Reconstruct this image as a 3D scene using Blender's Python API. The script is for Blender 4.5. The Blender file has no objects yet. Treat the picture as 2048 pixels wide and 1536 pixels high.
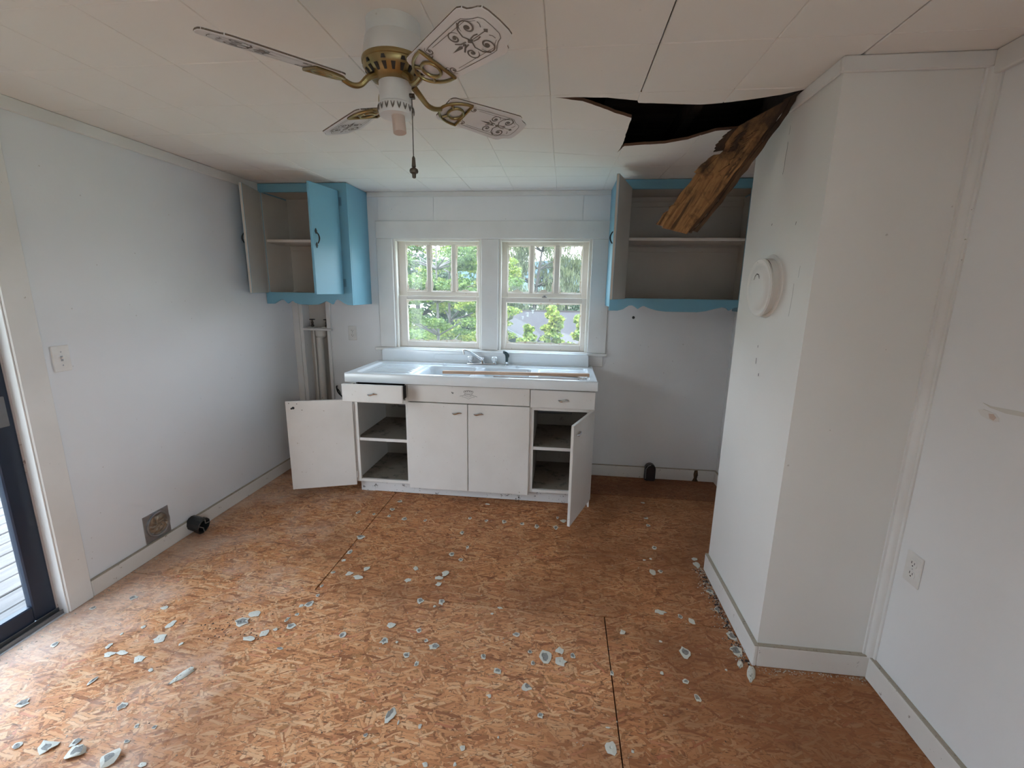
import bpy, bmesh, math, random
import numpy as np
from mathutils import Vector, Matrix, Quaternion
from mathutils.geometry import delaunay_2d_cdt
random.seed(7)
C = bpy.context.scene.collection
SC = bpy.context.scene
PI = math.pi
V = Vector
# ---------------------------------------------------------------- camera
cam_d = bpy.data.cameras.new('camera'); cam = bpy.data.objects.new('camera', cam_d); C.objects.link(cam)
Rv, Uv, Fv = V((0.99340398, 0.11365699, 0.01518628)), V((-0.03838185, 0.20478883, 0.97805336)), V((-0.10805262, 0.97218497, -0.20780041))
cam.matrix_world = Matrix(((Rv.x, Uv.x, -Fv.x, 1.4539), (Rv.y, Uv.y, -Fv.y, -3.4993), (Rv.z, Uv.z, -Fv.z, 1.4872), (0, 0, 0, 1)))
cam_d.sensor_fit = 'HORIZONTAL'; cam_d.sensor_width = 36; cam_d.lens = 888.507 / 2048 * 36
cam_d.clip_start = 0.05; cam_d.clip_end = 1500
SC.camera = cam
# ---------------------------------------------------------------- light
SKY = 3.8; SUN = 4.0; EXPO = 1.57
w = bpy.data.worlds.new('sky'); SC.world = w; w.use_nodes = True
nt = w.node_tree; nt.nodes.clear()
tc = nt.nodes.new('ShaderNodeTexCoord'); sep = nt.nodes.new('ShaderNodeSeparateXYZ'); nt.links.new(tc.outputs['Generated'], sep.inputs[0])
rp = nt.nodes.new('ShaderNodeValToRGB'); nt.links.new(sep.outputs['Z'], rp.inputs[0])
rp.color_ramp.elements[0].position = 0.0; rp.color_ramp.elements[0].color = (.86, .935, 1, 1)
rp.color_ramp.elements[1].position = 0.7; rp.color_ramp.elements[1].color = (.56, .75, 1, 1)
bgn = nt.nodes.new('ShaderNodeBackground'); bgn.inputs[1].default_value = SKY; nt.links.new(rp.outputs[0], bgn.inputs[0])
wo = nt.nodes.new('ShaderNodeOutputWorld'); nt.links.new(bgn.outputs[0], wo.inputs[0])
def sun(name, energy, rot, angle, col):
    d = bpy.data.lights.new(name, 'SUN'); d.energy = energy; d.angle = math.radians(angle); d.color = col
    o = bpy.data.objects.new(name, d); o.rotation_euler = rot; C.objects.link(o); return o
sun('hazy_sun', SUN, (math.radians(32), 0, 0), 9, (1, .96, .88))
def portal(name, loc, rot, sx, sy):
    d = bpy.data.lights.new(name, 'AREA'); d.shape = 'RECTANGLE'; d.size = sx; d.size_y = sy; d.cycles.is_portal = True
    o = bpy.data.objects.new(name, d); o.location = loc; o.rotation_euler = rot; C.objects.link(o)
portal('window_portal', (.465, .16, 1.44), (-PI/2, 0, 0), .75, .9)
portal('second_window_portal', (1.3, .16, 1.44), (-PI/2, 0, 0), .75, .9)
portal('door_portal', (-.95, -2.85, 1.0), (0, -PI/2, 0), 2.1, 1.85)
portal('added_window_portal', (2.80, -4.5, 1.4), (0, PI/2, 0), 1.2, 1.1)  # sampling portal of the added, unseen side window
SC.view_settings.view_transform = 'Standard'; SC.view_settings.look = 'None'
SC.view_settings.gamma = 1; SC.view_settings.use_curve_mapping = False
SC.view_settings.exposure = EXPO
SC.cycles.max_bounces = 8; SC.cycles.diffuse_bounces = 5; SC.cycles.transparent_max_bounces = 12
SC.cycles.use_adaptive_sampling = True; SC.cycles.adaptive_threshold = .08; SC.cycles.adaptive_min_samples = 16
SC.cycles.sample_clamp_indirect = 6; SC.cycles.use_denoising = True; SC.cycles.caustics_refractive = False; SC.cycles.caustics_reflective = False

# ---------------------------------------------------------------- materials
class NT:
    def __init__(s, name):
        s.m = bpy.data.materials.new(name); s.m.use_nodes = True; s.t = s.m.node_tree
        s.p = s.t.nodes['Principled BSDF']; s.out = s.t.nodes['Material Output']
    def n(s, typ, ins=None, **kw):
        o = s.t.nodes.new('ShaderNode' + typ)
        for k, v in kw.items(): setattr(o, k, v)
        for k, v in (ins or {}).items(): s.set(o.inputs[k], v)
        return o
    def set(s, sock, v):
        if isinstance(v, bpy.types.NodeSocket): s.t.links.new(v, sock)
        elif isinstance(v, bpy.types.Node): s.t.links.new(v.outputs[0], sock)
        else:
            if sock.type == 'RGBA' and len(v) == 3: v = (*v, 1)
            sock.default_value = v
    def math(s, op, a, b=None, c=None):
        o = s.t.nodes.new('ShaderNodeMath'); o.operation = op
        for i, v in enumerate((a, b, c)):
            if v is not None: s.set(o.inputs[i], v)
        return o.outputs[0]
    def mix(s, f, a, b, mode='MIX'):
        o = s.t.nodes.new('ShaderNodeMix'); o.data_type = 'RGBA'; o.blend_type = mode
        s.set(o.inputs[0], f); s.set(o.inputs[6], a); s.set(o.inputs[7], b); return o.outputs[2]
    def ramp(s, f, pts, interp='LINEAR'):
        o = s.t.nodes.new('ShaderNodeValToRGB'); cr = o.color_ramp; cr.interpolation = interp
        while len(cr.elements) < len(pts): cr.elements.new(.5)
        for e, (p, c) in zip(cr.elements, pts): e.position = p; e.color = (*c, 1) if len(c) == 3 else c
        s.set(o.inputs[0], f); return o.outputs[0]
    def pos(s): return s.n('NewGeometry').outputs['Position']
    def mapped(s, scale=(1, 1, 1), rot=(0, 0, 0), loc=(0, 0, 0), vec=None):
        o = s.n('Mapping', {'Scale': scale, 'Rotation': rot, 'Location': loc}); s.t.links.new(vec or s.pos(), o.inputs[0]); return o.outputs[0]
    def noise(s, vec, scale, detail=4, rough=.5, dist=0):
        return s.n('TexNoise', {'Vector': vec, 'Scale': scale, 'Detail': detail, 'Roughness': rough, 'Distortion': dist}).outputs[0]
    def bump(s, h, strength=.3, dist=.002):
        s.set(s.p.inputs['Normal'], s.n('Bump', {'Height': h, 'Strength': strength, 'Distance': dist}).outputs[0])
    def fin(s, col=None, rough=None, metal=None, spec=None):
        if col is not None: s.set(s.p.inputs['Base Color'], col)
        if rough is not None: s.set(s.p.inputs['Roughness'], rough)
        if metal is not None: s.set(s.p.inputs['Metallic'], metal)
        if spec is not None: s.set(s.p.inputs['Specular IOR Level'], spec)
        return s.m

def paint(name, col, dirt=.06, speck=.5, chip=(.25, .2, .15), rough=.55, scale=1.0, dens=.03):
    """old wall paint: faint blotches, scattered dark nicks"""
    t = NT(name); p = t.pos()
    blot = t.noise(p, 1.7 * scale, 5, .6)
    fine = t.noise(p, 60, 3, .6)
    c2 = tuple(max(0, x * (1 - dirt * 2)) for x in col)
    c = t.mix(t.ramp(blot, [(.35, (0, 0, 0)), (.75, (1, 1, 1))]), col, c2)
    if speck:
        vo = t.n('TexVoronoi', {'Vector': t.mapped(vec=p), 'Scale': 16 * scale, 'Randomness': 1.0})
        rnd = t.n('SeparateColor', {'Color': vo.outputs['Color']}).outputs[0]
        near = t.math('LESS_THAN', t.math('ADD', vo.outputs['Distance'], t.math('MULTIPLY', t.math('SUBTRACT', fine, .5), .12)), t.math('MULTIPLY', rnd, dens * 2))
        some = t.math('GREATER_THAN', rnd, .72)
        c = t.mix(t.math('MULTIPLY', t.math('MULTIPLY', near, some), speck), c, chip)
    t.bump(t.math('ADD', t.math('MULTIPLY', blot, .6), t.math('MULTIPLY', fine, .25)), .25, .004)
    return t.fin(c, rough)

def worn(name, col, under=(.12, .08, .05), amount=.5, rough=.5, scale=14, wid=.04):
    """chipped paint over darker stuff"""
    t = NT(name); p = t.pos()
    a = t.noise(p, scale, 8, .7); b = t.noise(p, scale * 3.1, 4, .6)
    mk = t.ramp(t.math('ADD', t.math('MULTIPLY', a, .75), t.math('MULTIPLY', b, .25)), [(.60 - .1 * amount, (0, 0, 0)), (.60 + wid - .1 * amount, (1, 1, 1))])
    soft = t.ramp(t.noise(p, 3, 4), [(.3, (1, 1, 1)), (.8, (.86, .84, .82))])
    c = t.mix(mk, t.mix(1.0, col, soft, 'MULTIPLY'), under)
    t.bump(t.math('SUBTRACT', 1.0, mk), .3, .001)
    return t.fin(c, rough)

def plain(name, col, rough=.5, metal=0, bump=0, spec=None, var=.1):
    t = NT(name); p = t.pos(); f = t.noise(p, 25, 4)
    c = t.mix(f, tuple(x * (1 + var) for x in col), tuple(x * (1 - var) for x in col))
    if bump: t.bump(t.noise(p, 120, 4), bump, .002)
    return t.fin(c, rough, metal, spec)

def wood(name, light, dark, scale=(2, 60, 60), rough=.7, rot=(0, 0, 0), rotten=0):
    t = NT(name); v = t.mapped(scale=scale, rot=rot)
    g = t.noise(v, 1, 6, .65, .6)
    c = t.mix(t.ramp(g, [(.35, (0, 0, 0)), (.65, (1, 1, 1))]), light, dark)
    if rotten:
        s_ = t.noise(t.pos(), 9, 6, .6)
        c = t.mix(t.ramp(s_, [(.47, (0, 0, 0)), (.66, (rotten,) * 3)]), c, (.035, .02, .012))
    t.bump(g, .5, .003)
    return t.fin(c, rough)

def rotwood(name, light, dark):
    """grain that follows the length of the fallen board, black rot towards its upper end"""
    t = NT(name); p = t.pos(); d = V((-.40, .31, -.86)).normalized(); s_ = V((.86, .1, -.42)); s_ = (s_ - d * s_.dot(d)).normalized(); n_ = d.cross(s_)
    dot = lambda q: t.n('VectorMath', {0: p, 1: tuple(q)}, operation='DOT_PRODUCT').outputs['Value']
    v = t.n('CombineXYZ', {0: t.math('MULTIPLY', dot(d), 5.0), 1: t.math('MULTIPLY', dot(s_), 75.0), 2: t.math('MULTIPLY', dot(n_), 60.0)}).outputs[0]
    g = t.noise(v, 1, 6, .65, .5); b = t.noise(p, 13, 6, .65)
    c = t.mix(t.ramp(g, [(.35, (0, 0, 0)), (.68, (1, 1, 1))]), light, dark)
    c = t.mix(t.ramp(b, [(.50, (0, 0, 0)), (.66, (.85, .85, .85))]), c, (.035, .02, .012))
    streak = t.noise(t.n('VectorMath', {0: v, 1: (.5, .35, .35)}, operation='MULTIPLY').outputs[0], 1, 3, .5)
    c = t.mix(t.ramp(streak, [(.60, (0, 0, 0)), (.66, (.8, .8, .8))]), c, (.03, .017, .01))
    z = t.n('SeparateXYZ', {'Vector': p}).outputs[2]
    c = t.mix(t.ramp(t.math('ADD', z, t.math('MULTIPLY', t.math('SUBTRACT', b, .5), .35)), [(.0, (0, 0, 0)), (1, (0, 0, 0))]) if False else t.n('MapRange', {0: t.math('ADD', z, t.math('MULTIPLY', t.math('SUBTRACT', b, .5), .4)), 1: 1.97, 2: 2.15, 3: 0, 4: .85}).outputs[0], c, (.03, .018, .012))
    t.bump(g, .7, .004)
    return t.fin(c, .88)

def osb_mat():
    t = NT('osb_strands'); p = t.pos()
    rng = random.Random(3)
    c = (.30, .145, .062); h = 0.0
    wob = t.n('TexNoise', {'Vector': p, 'Scale': 30, 'Detail': 2}).outputs['Color']
    base = t.noise(t.mapped(scale=(14, 90, 1)), 1, 4, .6)
    c = t.mix(base, (.55, .26, .10), (.32, .145, .06))
    hh = base
    for i, ang in enumerate([62, -66, 24, -38, 85, 48, -12, -28, 6]):
        a = math.radians(ang)
        L = rng.choice([.06, .075, .095]); Wd = [.026, .020, .022, .016, .018, .012, .016, .010, .013][i]
        vec = t.mapped(scale=(1 / L, 1 / Wd, 0), rot=(0, 0, 0), loc=(i * 7.3, i * 3.1, 0), vec=t.n('VectorRotate', {'Vector': p, 'Angle': a}, rotation_type='Z_AXIS').outputs[0])
        vec = t.n('MixRGB' if False else 'VectorMath', {0: vec, 1: t.n('VectorMath', {0: wob, 1: (.75, 1.1, 0)}, operation='MULTIPLY').outputs[0]}, operation='ADD').outputs[0]
        vo = t.n('TexVoronoi', {'Vector': vec, 'Scale': 1.0, 'Randomness': .85}, voronoi_dimensions='2D', distance='CHEBYCHEV')
        sc = t.n('SeparateColor', {'Color': vo.outputs['Color']})
        r1, r2, r3 = sc.outputs[0], sc.outputs[1], sc.outputs[2]
        inside = t.math('LESS_THAN', vo.outputs['Distance'], .42)
        rim = t.math('MULTIPLY', inside, t.math('GREATER_THAN', vo.outputs['Distance'], .37))
        on = t.math('GREATER_THAN', r1, .50 if i < 5 else .60)
        m = t.math('MULTIPLY', inside, on)
        grain = t.noise(t.n('VectorMath', {0: vec, 1: (1.2, 5, 1)}, operation='MULTIPLY').outputs[0], 1, 3, .6)
        col = t.ramp(r2, [(0, (.27, .10, .042)), (.18, (.56, .235, .095)), (.42, (.72, .34, .150)), (.66, (.78, .41, .20)), (.84, (.85, .54, .31)), (.93, (.80, .47, .25)), (1, (.60, .21, .11))])
        col = t.mix(t.math('MULTIPLY', grain, .40), col, (.42, .175, .075))
        col = t.mix(t.math('MULTIPLY', rim, .5), col, (.13, .055, .025))
        c = t.mix(m, c, col)
        hh = t.math('ADD', t.math('MULTIPLY', hh, t.math('SUBTRACT', 1.0, m)), t.math('MULTIPLY', m, t.math('ADD', r3, t.math('MULTIPLY', grain, .3))))
    # short dark gaps between strands
    for ang, k in ((10, .80), (-35, .82), (50, .83)):
        g = t.noise(t.mapped(scale=(28, 170, 1), rot=(0, 0, math.radians(ang))), 1, 2, .5)
        gm = t.ramp(g, [(.645, (0, 0, 0)), (.70, (1, 1, 1))])
        c = t.mix(t.math('MULTIPLY', gm, k), c, (.07, .032, .018))
    # old damp stains and grime; browner towards the right; painted daylight sheen by the sliding door
    xyz = t.n('SeparateXYZ', {'Vector': p})
    st = t.noise(p, 1.6, 5, .62)
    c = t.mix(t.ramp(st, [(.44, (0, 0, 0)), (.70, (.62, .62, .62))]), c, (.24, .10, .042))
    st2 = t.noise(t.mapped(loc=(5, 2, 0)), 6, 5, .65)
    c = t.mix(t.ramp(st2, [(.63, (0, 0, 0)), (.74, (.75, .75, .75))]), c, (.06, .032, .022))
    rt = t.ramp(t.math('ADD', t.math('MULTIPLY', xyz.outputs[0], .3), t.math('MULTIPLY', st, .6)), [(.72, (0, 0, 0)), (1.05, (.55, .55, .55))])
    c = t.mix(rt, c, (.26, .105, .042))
    dust_and_sheen = t.math('ADD', t.noise(t.mapped(loc=(1, 9, 0)), 2.2, 6, .7), t.math('MULTIPLY', xyz.outputs[0], -.24))  # daylight sheen put into the floor colour, whiter towards the door side
    c = t.mix(t.ramp(dust_and_sheen, [(.49, (0, 0, 0)), (.80, (.60, .60, .60))]), c, (.78, .66, .58))
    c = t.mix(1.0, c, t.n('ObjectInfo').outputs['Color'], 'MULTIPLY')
    t.bump(hh, .45, .002)
    return t.fin(c, .62, spec=.35)

def glass_mat(name, tint=(.975, .98, .97), gloss=.01, dirt=.02):
    t = NT(name); t.t.nodes.remove(t.p)
    tr = t.n('BsdfTransparent', {'Color': tint}); gl = t.n('BsdfGlossy', {'Roughness': .03, 'Color': (1, 1, 1)})
    df = t.n('BsdfTranslucent', {'Color': (.85, .9, .88)})
    dm = t.ramp(t.noise(t.pos(), 5, 6, .65), [(.35, (dirt * .4,) * 3), (.75, (dirt * 1.6,) * 3)])
    m1 = t.n('MixShader', {0: dm, 1: tr.outputs[0], 2: df.outputs[0]})
    m2 = t.n('MixShader', {0: gloss, 1: m1.outputs[0], 2: gl.outputs[0]})
    t.t.links.new(m2.outputs[0], t.out.inputs[0]); return t.m

def leaf_mat(name, a, b, tl=.35):
    t = NT(name); oi = t.n('TexNoise', {'Vector': t.pos(), 'Scale': 2.2, 'Detail': 3}).outputs[0]
    wn = t.n('TexWhiteNoise', {'Vector': t.n('VectorMath', {0: t.pos(), 1: (.06, .06, .06)}, operation='SNAP').outputs[0]}).outputs[0]
    f = t.math('ADD', t.math('MULTIPLY', oi, .6), t.math('MULTIPLY', wn, .4))
    c = t.mix(t.ramp(f, [(.3, (0, 0, 0)), (.7, (1, 1, 1))]), a, b)
    tr = t.n('BsdfTranslucent', {'Color': c}); t.fin(c, .6)
    m = t.n('MixShader', {0: tl, 1: t.p.outputs[0], 2: tr.outputs[0]}); t.t.links.new(m.outputs[0], t.out.inputs[0]); return t.m

M = {}
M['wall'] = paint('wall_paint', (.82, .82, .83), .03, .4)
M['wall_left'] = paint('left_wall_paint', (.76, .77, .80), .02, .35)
M['chimney'] = paint('chimney_paint', (.80, .785, .76), .02, .35)
M['trim'] = worn('trim_paint', (.79, .78, .77), (.30, .25, .2), -.5, .45, 22)
M['baseboard'] = worn('baseboard_paint', (.78, .75, .72), (.25, .2, .17), -.1, .5, 26)
M['ceiling'] = paint('ceiling_tile_paint', (.86, .82, .785), .02, .1, rough=.7)
M['fibre'] = plain('broken_fibreboard', (.16, .085, .055), .95, 0, .6)
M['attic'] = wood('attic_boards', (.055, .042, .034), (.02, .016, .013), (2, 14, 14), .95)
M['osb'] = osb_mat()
M['sub'] = plain('subfloor_gap', (.03, .018, .01), .9)
M['blue'] = paint('blue_cabinet_paint', (.185, .42, .56), .05, .5, (.05, .06, .07), .42)
M['inner'] = paint('cabinet_inside_paint', (.60, .565, .52), .08, .6, rough=.6)
M['shelf'] = worn('shelf_edge_paint', (.74, .70, .66), (.3, .25, .2), .05, .5, 20)
M['black'] = plain('black_iron', (.012, .012, .014), .45, .3)
M['hinge'] = plain('painted_hinge', (.14, .28, .37), .4, .4)
M['sash'] = worn('sash_paint', (.80, .74, .68), (.35, .25, .17), -.15, .5, 30)
M['stop'] = worn('window_stop_paint', (.86, .84, .79), (.4, .3, .22), -.5, .45, 30)
M['putty'] = worn('peeling_putty', (.86, .80, .70), (.6, .42, .28), .5, .8, 45)
M['glass'] = glass_mat('window_glass')
M['enamel'] = plain('sink_enamel', (.80, .84, .87), .16, 0, 0, .6, .02)
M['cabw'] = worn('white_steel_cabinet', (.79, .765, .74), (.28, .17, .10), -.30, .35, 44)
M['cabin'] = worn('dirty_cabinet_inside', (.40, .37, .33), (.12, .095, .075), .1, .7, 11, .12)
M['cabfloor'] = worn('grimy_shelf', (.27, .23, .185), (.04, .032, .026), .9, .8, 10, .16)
M['kick'] = worn('scuffed_toe_kick', (.74, .73, .73), (.06, .05, .045), .25, .6, 34)
M['chrome'] = plain('chrome', (.75, .76, .78), .16, 1.0, 0, None, .02)
M['acrylic'] = plain('clear_knob_acrylic', (.80, .82, .83), .08, 0, 0, .8, .15)
M['spray'] = plain('dark_sprayer', (.035, .06, .065), .3)
M['lath'] = wood('bare_wood_lath', (.60, .40, .28), (.42, .25, .16), (2, 40, 60))
M['lathd'] = wood('grey_wood_lath', (.30, .22, .18), (.17, .115, .09), (3, 40, 60))
M['rot'] = rotwood('rotten_board', (.40, .215, .085), (.17, .078, .032))
M['rotd'] = rotwood('rotten_board_dark', (.13, .07, .035), (.04, .022, .014))
M['pvc'] = worn('painted_pipe', (.68, .66, .62), (.35, .33, .3), -.1, .45, 18)
M['brass'] = plain('aged_brass', (.34, .255, .12), .34, 1.0, 0, None, .5)
M['fanw'] = paint('fan_white_enamel', (.74, .73, .73), .05, .25, rough=.4)
M['blade'] = worn('fan_blade_white', (.76, .755, .77), (.35, .32, .29), -.35, .55, 34)
M['dust_and_sheen'] = worn('dusty_blade_edge', (.17, .13, .105), (.32, .28, .24), .5, .95, 50)
M['scroll'] = plain('brown_scroll_print', (.16, .14, .125), .6)
M['card'] = plain('cardboard_sleeve', (.62, .50, .44), .9)
M['chain'] = plain('dull_chain', (.13, .11, .09), .4, .8)
M['plate'] = plain('ivory_plate', (.74, .72, .70), .35)
M['slot'] = plain('outlet_slot', (.03, .02, .02), .6)
M['galv'] = plain('galvanised_vent', (.33, .33, .34), .38, .75, .1, None, .3)
M['foil'] = plain('crumpled_foil', (.36, .31, .25), .3, .9, .9, None, .35)
M['rubber'] = plain('black_plastic_pipe', (.015, .016, .016), .35)
M['doorf'] = plain('navy_door_frame', (.012, .022, .045), .35)
M['track'] = plain('aluminium_track', (.25, .25, .26), .35, .8)
M['jamb'] = worn('jamb_paint', (.50, .44, .44), (.2, .14, .12), .2, .6, 20)
M['deck'] = wood('weathered_deck', (.085, .072, .068), (.04, .032, .029), (40, 3, 40), .55)
M['deckw'] = wood('pale_deck_board', (.13, .14, .155), (.09, .096, .105), (40, 3, 40), .5)
M['chipw'] = plain('white_paint_flake', (.60, .565, .49), .75, 0, .3)
M['chipg'] = worn('grey_flake_back', (.27, .255, .235), (.085, .078, .07), .75, .9, 90, .12)
M['debris'] = plain('debris_grit', (.5, .45, .38), .9, 0, 0, None, .5)
M['grime'] = worn('dusty_ledge', (.42, .37, .30), (.16, .13, .10), .5, .9, 40, .12)
M['crack'] = plain('crack_shadow', (.05, .045, .04), 1)
M['emblem'] = plain('pressed_emblem', (.20, .175, .16), .45, .5)
M['leaf_a'] = leaf_mat('leaf_mid_green', (.034, .075, .016), (.125, .185, .042))
M['leaf_b'] = leaf_mat('leaf_yellow_green', (.062, .125, .02), (.21, .235, .042))
M['leaf_w'] = leaf_mat('leaf_willow', (.042, .06, .028), (.12, .14, .06))
M['leaf_d'] = leaf_mat('leaf_dark', (.02, .042, .022), (.052, .086, .042))
M['bark'] = plain('grey_bark', (.04, .036, .033), .9, 0, .8, None, .3)
M['barkp'] = plain('pale_bark', (.085, .08, .078), .9, 0, .6, None, .3)
M['roof'] = worn('mauve_shingle', (.017, .0125, .0150), (.012, .009, .011), .5, .9, 20)
M['roofb'] = worn('brown_shingle', (.024, .017, .016), (.019, .014, .013), .5, .9, 20)
M['siding'] = plain('blue_grey_siding', (.026, .037, .043), .8)
M['fascia'] = plain('white_fascia', (.12, .128, .135), .6)
M['ground'] = leaf_mat('lawn', (.17, .195, .12), (.25, .27, .17), 0)
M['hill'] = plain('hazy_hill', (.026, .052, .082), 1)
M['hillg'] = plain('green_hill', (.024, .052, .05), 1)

# ---------------------------------------------------------------- mesh helpers
class MB:
    def __init__(s): s.v = []; s.f = []; s.mi = []; s.T = Matrix()
    def add(s, vs, fs, mi=0):
        b = len(s.v); s.v += [s.T @ V(v) for v in vs]; s.f += [tuple(b + i for i in f) for f in fs]; s.mi += [mi] * len(fs); return s
    def box(s, a, b, mi=0):
        x0, y0, z0 = a; x1, y1, z1 = b
        return s.add([(x0, y0, z0), (x1, y0, z0), (x1, y1, z0), (x0, y1, z0), (x0, y0, z1), (x1, y0, z1), (x1, y1, z1), (x0, y1, z1)],
                     [(0, 3, 2, 1), (4, 5, 6, 7), (0, 1, 5, 4), (1, 2, 6, 5), (2, 3, 7, 6), (3, 0, 4, 7)], mi)
    def prism(s, poly, d, axis='y', at=0.0, mi=0):
        """polygon in the plane across axis, extruded by d from at"""
        def p(u, v, t): return (u, t, v) if axis == 'y' else (t, u, v) if axis == 'x' else (u, v, t)
        n = len(poly); vs = [p(u, v, at) for u, v in poly] + [p(u, v, at + d) for u, v in poly]
        return s.add(vs, [tuple(range(n)), tuple(range(2 * n - 1, n - 1, -1))] + [(i, i + n, (i + 1) % n + n, (i + 1) % n) for i in range(n)], mi)
    def tube(s, pts, r, n=8, mi=0, caps=True, closed=False):
        pts = [V(p) for p in pts]; k = len(pts); rs = r if isinstance(r, (list, tuple)) else [r] * k
        vs = []; prev = None
        for i, p in enumerate(pts):
            if closed: t = pts[(i + 1) % k] - pts[i - 1]
            else: t = pts[min(i + 1, k - 1)] - pts[max(i - 1, 0)]
            t.normalize()
            if prev is None:
                a = t.cross(V((0, 0, 1)) if abs(t.z) < .9 else V((1, 0, 0))).normalized()
            else:
                a = (prev - t * prev.dot(t)).normalized()
            prev = a; b = t.cross(a)
            for j in range(n):
                q = 2 * PI * j / n; vs.append(p + (a * math.cos(q) + b * math.sin(q)) * rs[i])
        fs = []
        for i in range(k if closed else k - 1):
            i2 = (i + 1) % k
            for j in range(n): fs.append((i * n + j, i * n + (j + 1) % n, i2 * n + (j + 1) % n, i2 * n + j))
        if caps and not closed: fs += [tuple(range(n - 1, -1, -1)), tuple((k - 1) * n + j for j in range(n))]
        return s.add(vs, fs, mi)
    def curve(s, pts, r, n=8, k=5):
        """tube through the points, rounded between them"""
        P = [V(p) for p in pts]; R = r if isinstance(r, (list, tuple)) else [r] * len(P); q = []; w_ = []
        for i in range(len(P) - 1):
            a, b, c, d = P[max(i - 1, 0)], P[i], P[i + 1], P[min(i + 2, len(P) - 1)]
            for j in range(k):
                t = j / k; q.append(.5 * (2 * b + (c - a) * t + (2 * a - 5 * b + 4 * c - d) * t * t + (3 * b - a - 3 * c + d) * t ** 3)); w_.append(R[i] + (R[i + 1] - R[i]) * t)
        return s.tube(q + [P[-1]], w_ + [R[-1]], n)
    def lathe(s, prof, n=24, mi=0, c=(0, 0, 0), axis='z', cap=True):
        vs = []; fs = []; k = len(prof)
        for r, z in prof:
            for j in range(n):
                q = 2 * PI * j / n; x, y = r * math.cos(q), r * math.sin(q)
                p = (x, y, z) if axis == 'z' else (z, x, y) if axis == 'x' else (x, z, y)
                vs.append((c[0] + p[0], c[1] + p[1], c[2] + p[2]))
        for i in range(k - 1):
            for j in range(n): fs.append((i * n + j, i * n + (j + 1) % n, (i + 1) * n + (j + 1) % n, (i + 1) * n + j))
        if cap: fs += [tuple(range(n - 1, -1, -1)), tuple((k - 1) * n + j for j in range(n))]
        return s.add(vs, fs, mi)
    def ribbon(s, pts, wd, z, mi=0, d=.0007):
        """flat stroke in local xy with a little thickness"""
        k = len(pts); L = []; Rr = []
        for i in range(k):
            a = V(pts[min(i + 1, k - 1)]) - V(pts[max(i - 1, 0)]); a = a.normalized() if a.length > 1e-9 else V((1, 0))
            nn = V((-a.y, a.x)); ww = wd[i] if isinstance(wd, (list, tuple)) else wd
            L.append(V(pts[i]) + nn * ww / 2); Rr.append(V(pts[i]) - nn * ww / 2)
        vs = [(p.x, p.y, z) for p in L] + [(p.x, p.y, z) for p in Rr]
        return s.add(vs, [(i, i + 1, k + i + 1, k + i) for i in range(k - 1)], mi)
    def build(s, name, mats, parent=None, base=None, bevel=0, seg=1, smooth=False, ang=35, loc=None, fixn=True, **props):
        """parent: thing this is a part of (its 'base' gives the origin). base: own origin of a top-level object"""
        if parent is not None: o0 = V(parent['_b'])
        elif base is not None: o0 = V(base)
        else: o0 = V((0, 0, 0))
        me = bpy.data.meshes.new(name)
        me.from_pydata([tuple(v - o0) for v in s.v], [], s.f)
        mats = mats if isinstance(mats, (list, tuple)) else [mats]
        for m in mats: me.materials.append(M[m] if isinstance(m, str) else m)
        if len(mats) > 1: me.polygons.foreach_set('material_index', s.mi)
        if fixn or bevel or smooth:
            bm = bmesh.new(); bm.from_mesh(me)
            if fixn: bmesh.ops.recalc_face_normals(bm, faces=bm.faces)
            if bevel:
                ed = [e for e in bm.edges if len(e.link_faces) == 2 and e.calc_face_angle(0) > math.radians(30)]
                bmesh.ops.bevel(bm, geom=ed, offset=bevel, segments=seg, affect='EDGES', profile=.5, clamp_overlap=True)
            if smooth:
                for f in bm.faces: f.smooth = True
                for e in bm.edges:
                    if len(e.link_faces) == 2 and e.calc_face_angle(0) > math.radians(ang): e.smooth = False
            bm.to_mesh(me); bm.free()
        o = bpy.data.objects.new(name, me); C.objects.link(o)
        if parent is not None: o.parent = parent
        else: o.location = o0
        o['_b'] = tuple(o0)
        for k, v in props.items(): o[k] = v
        return o
ALL_B = []
def thing(name, label, cat, base, group=None, kind=None):
    o = bpy.data.objects.new(name, None); o.empty_display_size = .05; o.location = base; o['_b'] = tuple(base); C.objects.link(o)
    if kind: o['kind'] = kind
    else:
        o['label'] = label; o['category'] = cat
        if group: o['group'] = group
    return o
def tag(o, label, cat, group=None):
    o['label'] = label; o['category'] = cat
    if group: o['group'] = group
    return o
def J(*boxes):
    m = MB()
    for a, b in boxes: m.box(a, b)
    return m
class BSet:
    def __init__(s, boxes): s.boxes = boxes
    def build(s, *a, **k):
        for b in s.boxes: o = J(b).build(*a, **k)
        return o
def B(*boxes):
    """boxes: one board each; several boards become several parts"""
    return J(*boxes) if len(boxes) == 1 else BSet(boxes)
# ================================================================ ROOM
H, XL, XR, XC, YC, YCB, ZT = 2.204, -.766, 2.716, 2.29, -1.845, -1.22, 2.46
def struct(o): o['kind'] = 'structure'; return o
def S(name, mb, mat, parent=None, base=(0, 0, 0), **k):
    return struct(mb.build(name, mat, None, base, **k)) if parent is None else mb.build(name, mat, parent, **k)
def holed(us, zs, holes, mk):
    m = MB(); us = sorted(us); zs = sorted(zs)
    for a, b in zip(us, us[1:]):
        for c, d in zip(zs, zs[1:]):
            u, z = (a + b) / 2, (c + d) / 2
            if any(h[0] < u < h[1] and h[2] < z < h[3] for h in holes): continue
            m.box(*mk(a, b, c, d))
    return m
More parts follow.
